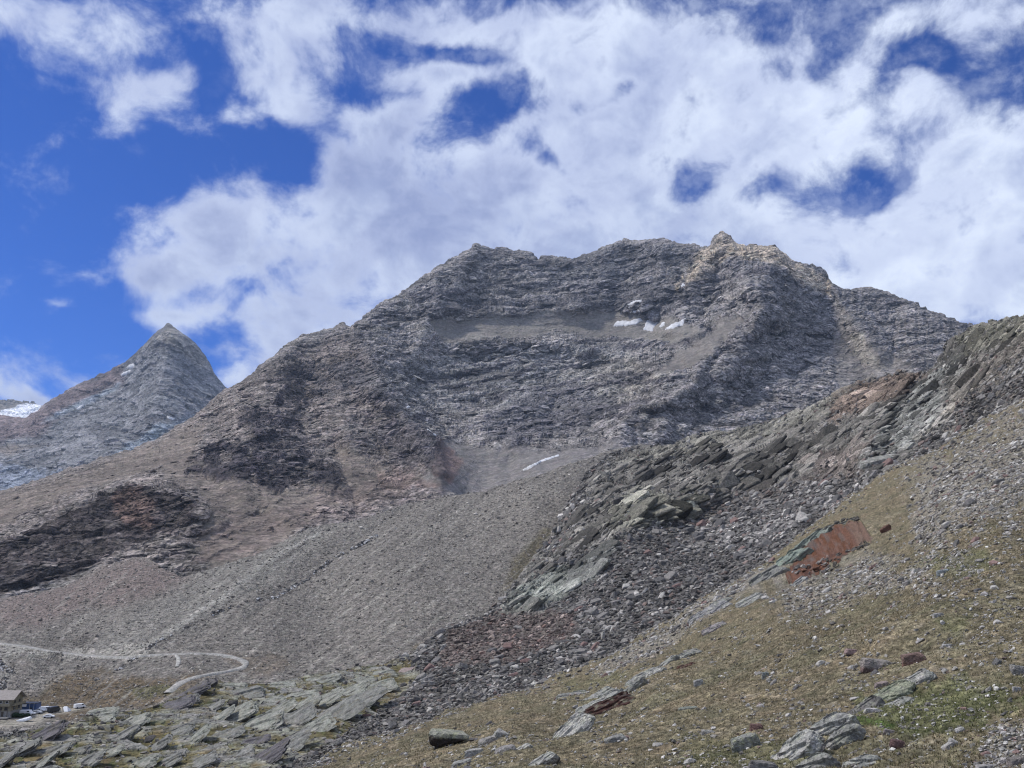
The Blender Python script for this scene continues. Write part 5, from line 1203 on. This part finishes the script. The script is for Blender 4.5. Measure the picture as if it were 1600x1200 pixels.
def car(px, py, rz, mat, label, L=4.3, H=1.5, van=False):
    b = ground(px, py); t = thing('parked_van' if van else 'parked_car', label, 'van' if van else 'car', (b.x, b.y, b.z), rz, 'vehicles parked by the hut')
    bm = bmesh.new(); W_ = 1.8 if not van else 2.0
    if van: prof = [(-L/2, .35), (-L/2, H*.98), (L*.28, H), (L*.40, H*.62), (L/2, H*.5), (L/2, .35)]
    else: prof = [(-L/2, .32), (-L/2, .88), (-L*.40, .98), (-L*.27, H*.97), (L*.10, H), (L*.27, .98), (L*.47, .82), (L/2, .6), (L/2, .32)]
    a = [bm.verts.new((x, -W_/2, z)) for x, z in prof]; c = [bm.verts.new((x, W_/2, z)) for x, z in prof]; n = len(prof)
    bm.faces.new(a); bm.faces.new(c[::-1])
    for i in range(n): bm.faces.new((a[i], c[i], c[(i+1) % n], a[(i+1) % n]))
    bmesh.ops.recalc_face_normals(bm, faces=bm.faces); bmesh.ops.bevel(bm, geom=bm.edges[:], offset=.07, segments=2, affect='EDGES')
    obj('body', bm, mat, t)
    if van: boxes('window', [((L*.2, 0, H*.78), (L*.2, W_+.03, H*.24))], M_glass, t); 
    else: boxes('window', [((-L*.08, 0, H*.80), (L*.34, W_+.03, H*.22))], M_glass, t)
    for x in (-L*.3, L*.31):
        for y in (-W_/2+.05, W_/2-.05):
            bm = bmesh.new(); bmesh.ops.create_cone(bm, cap_ends=True, segments=16, radius1=.33, radius2=.33, depth=.24, matrix=Matrix.Translation((x, y, .33)) @ Matrix.Rotation(math.pi/2, 4, 'X'))
            obj('wheel', bm, M_tyre, t)
car(46, 1117, .15, M_white, 'white car parked in front of the blue shed')
car(41, 1117.5, .05, M_white, 'white van behind the long white tarpaulin, nearest the hut', 5.0, 2.1, True)
car(61, 1112.5, .4, M_white, 'small white car at the left end of the upper parking row')
car(57, 1115.5, .2, M_silver, 'silver-grey car just below the small white car', 4.2)
car(70, 1111.5, .35, M_white, 'larger white van in the middle of the parking row', 4.6, 2.0, True)
car(84, 1113, 1.2, M_dark, 'tall black van between the pale vehicles and the beige awning', 5.2, 2.4, True)
car(78, 1109.5, .3, M_silver, 'silver car parked behind the black van', 4.2)
car(53, 1111.5, .1, M_dark, 'black car parked at the right end of the blue shed', 4.3)
car(124, 1106, .9, M_white, 'white van standing alone to the right of the parking row', 4.4, 1.9, True)
car(76, 1121.5, .3, M_white, 'white car alone on the gravel below the parking row', 4.2)
def tent(px, py, s_, mat, label, h=2.0):
    b = ground(px, py); bm = bmesh.new()
    A = [bm.verts.new((x*s_, y*s_*.8, 0)) for x, y in ((-1, -1), (1, -1), (1, 1), (-1, 1))]; r0 = bm.verts.new((-.35*s_, 0, h)); r1 = bm.verts.new((.35*s_, 0, h))
    for f in ((A[0], A[1], r1, r0), (A[2], A[3], r0, r1), (A[1], A[2], r1), (A[3], A[0], r0), (A[3], A[2], A[1], A[0])): bm.faces.new(f)
    bmesh.ops.bevel(bm, geom=bm.edges[:], offset=.05, segments=1, affect='EDGES')
    o = obj('tent', bm, mat); o.location = b; return tag(o, label, 'tent')
tent(102, 1111, 1.9, M_canvas, 'white peaked tent at the right end of the parking row')
tent(93, 1111.5, 2.1, M_beige, 'beige awning tent between the black van and the white tent', 1.8)
# long white tarpaulin
b = ground(39, 1127); V, f = poly_rock(77, (6.6, 2.6, 1.5), 22, 6, .12)
V = V@np.array(Matrix.Rotation(-.28, 3, 'Y')).T
o = mesh_from('tarpaulin', V, f, M_canvas, smooth=True); o.location = b + Vector((0, 0, .55)); tag(o, 'long white tarpaulin bundle lying on the grass in front of the hut', 'tarpaulin')
# dark shrubs beside the hut
def shrub(px, py, w, h, label, seed):
    b = ground(px, py); r = np.random.RandomState(seed); n = 2600
    d = r.normal(size=(n, 3)); d /= np.linalg.norm(d, axis=1, keepdims=True); rad = r.uniform(.55, 1, (n, 1))**.5*(1+.3*fbm(d*1.8+seed, 3)[:, None])
    c = d*rad*np.array([w/2, w/2.6, h/2]) + np.array([0, 0, h*.45])
    a = r.normal(size=(n, 3)); a /= np.linalg.norm(a, axis=1, keepdims=True); q = np.cross(a, d)*.13
    V = np.stack([c-a*.1, c+a*.1, c+q], 1).reshape(-1, 3)
    t = thing('shrub', label, 'shrub', b, 0, 'dark shrubs beside the hut')
    o = mesh_from('foliage', V, np.arange(len(V)).reshape(-1, 3), M_shrub); o.parent = t
    bm = bmesh.new()
    for i in range(4):
        bmesh.ops.create_cone(bm, cap_ends=True, segments=6, radius1=.06, radius2=.02, depth=h*.8, matrix=Matrix.Translation((r.uniform(-.3, .3), 0, h*.3)) @ Matrix.Rotation(r.uniform(-.5, .5), 4, 'Y'))
    obj('stem', bm, M_dwood, t)
shrub(24, 1121, 3.4, 2.0, 'dark green shrub closest to the corner of the hut', 1)
shrub(33, 1121, 3.2, 1.7, 'dark green shrub in the middle between the hut and the white car', 2)
shrub(42, 1119.5, 2.6, 1.3, 'low dark green shrub below the white car', 3)

# ------------------------------------------------------------------ ground under and around everything
n = 90; rr = np.concatenate([[0, 3.0, 4.2, 6, 9, 14, 22, 40, 80, 150, 260], np.linspace(400, 8200, 14)]); th = np.linspace(0, 2*math.pi, n, endpoint=False)
zz = np.interp(rr, [0, 3.0, 4.2, 6, 9, 14, 22, 40, 80, 8200], [-1.65, -1.7, -2.1, -4.6, -9.5, -15, -19, -30, -90, -90])
V = [(r_*math.sin(a), r_*math.cos(a), z_ - .0) for r_, z_ in zip(rr, zz) for a in th]
V = np.array(V); V[:, 2] += .25*fbm(V/6.0, 4)*np.clip(np.hypot(V[:, 0], V[:, 1])/8, .1, 1)
idx = np.arange(len(rr)*n).reshape(len(rr), n); nx_ = np.roll(idx, -1, 1)
f = np.stack([idx[:-1], idx[1:], nx_[1:], nx_[:-1]], -1).reshape(-1, 4)
o = mesh_from('ground', V, f, MAT_grass, cols=np.tile((.15, .125, .075), (len(V), 1)), kind='structure', smooth=True); o['label'] = 'valley floor and the knoll the viewer stands on'

# ------------------------------------------------------------------ haze
bm = bmesh.new(); zt, zb = 1900.0, -140.0
bmesh.ops.create_cube(bm, size=1, matrix=Matrix.Translation((0, 0, (zt+zb)/2)) @ Matrix.Diagonal((17200, 17200, zt-zb, 1)))
hm = bpy.data.materials.new('haze_air'); hm.use_nodes = True; hn = hm.node_tree; hn.nodes.clear()
pv = hn.nodes.new('ShaderNodeVolumePrincipled'); pv.inputs['Color'].default_value = (.55, .73, 1.0, 1); pv.inputs['Density'].default_value = 2.8e-5; pv.inputs['Anisotropy'].default_value = .2
ho = hn.nodes.new('ShaderNodeOutputMaterial'); hn.links.new(pv.outputs[0], ho.inputs['Volume'])
o = obj('haze', bm, hm); o['kind'] = 'stuff'; o['label'] = 'thin bluish mountain air'
print('done')
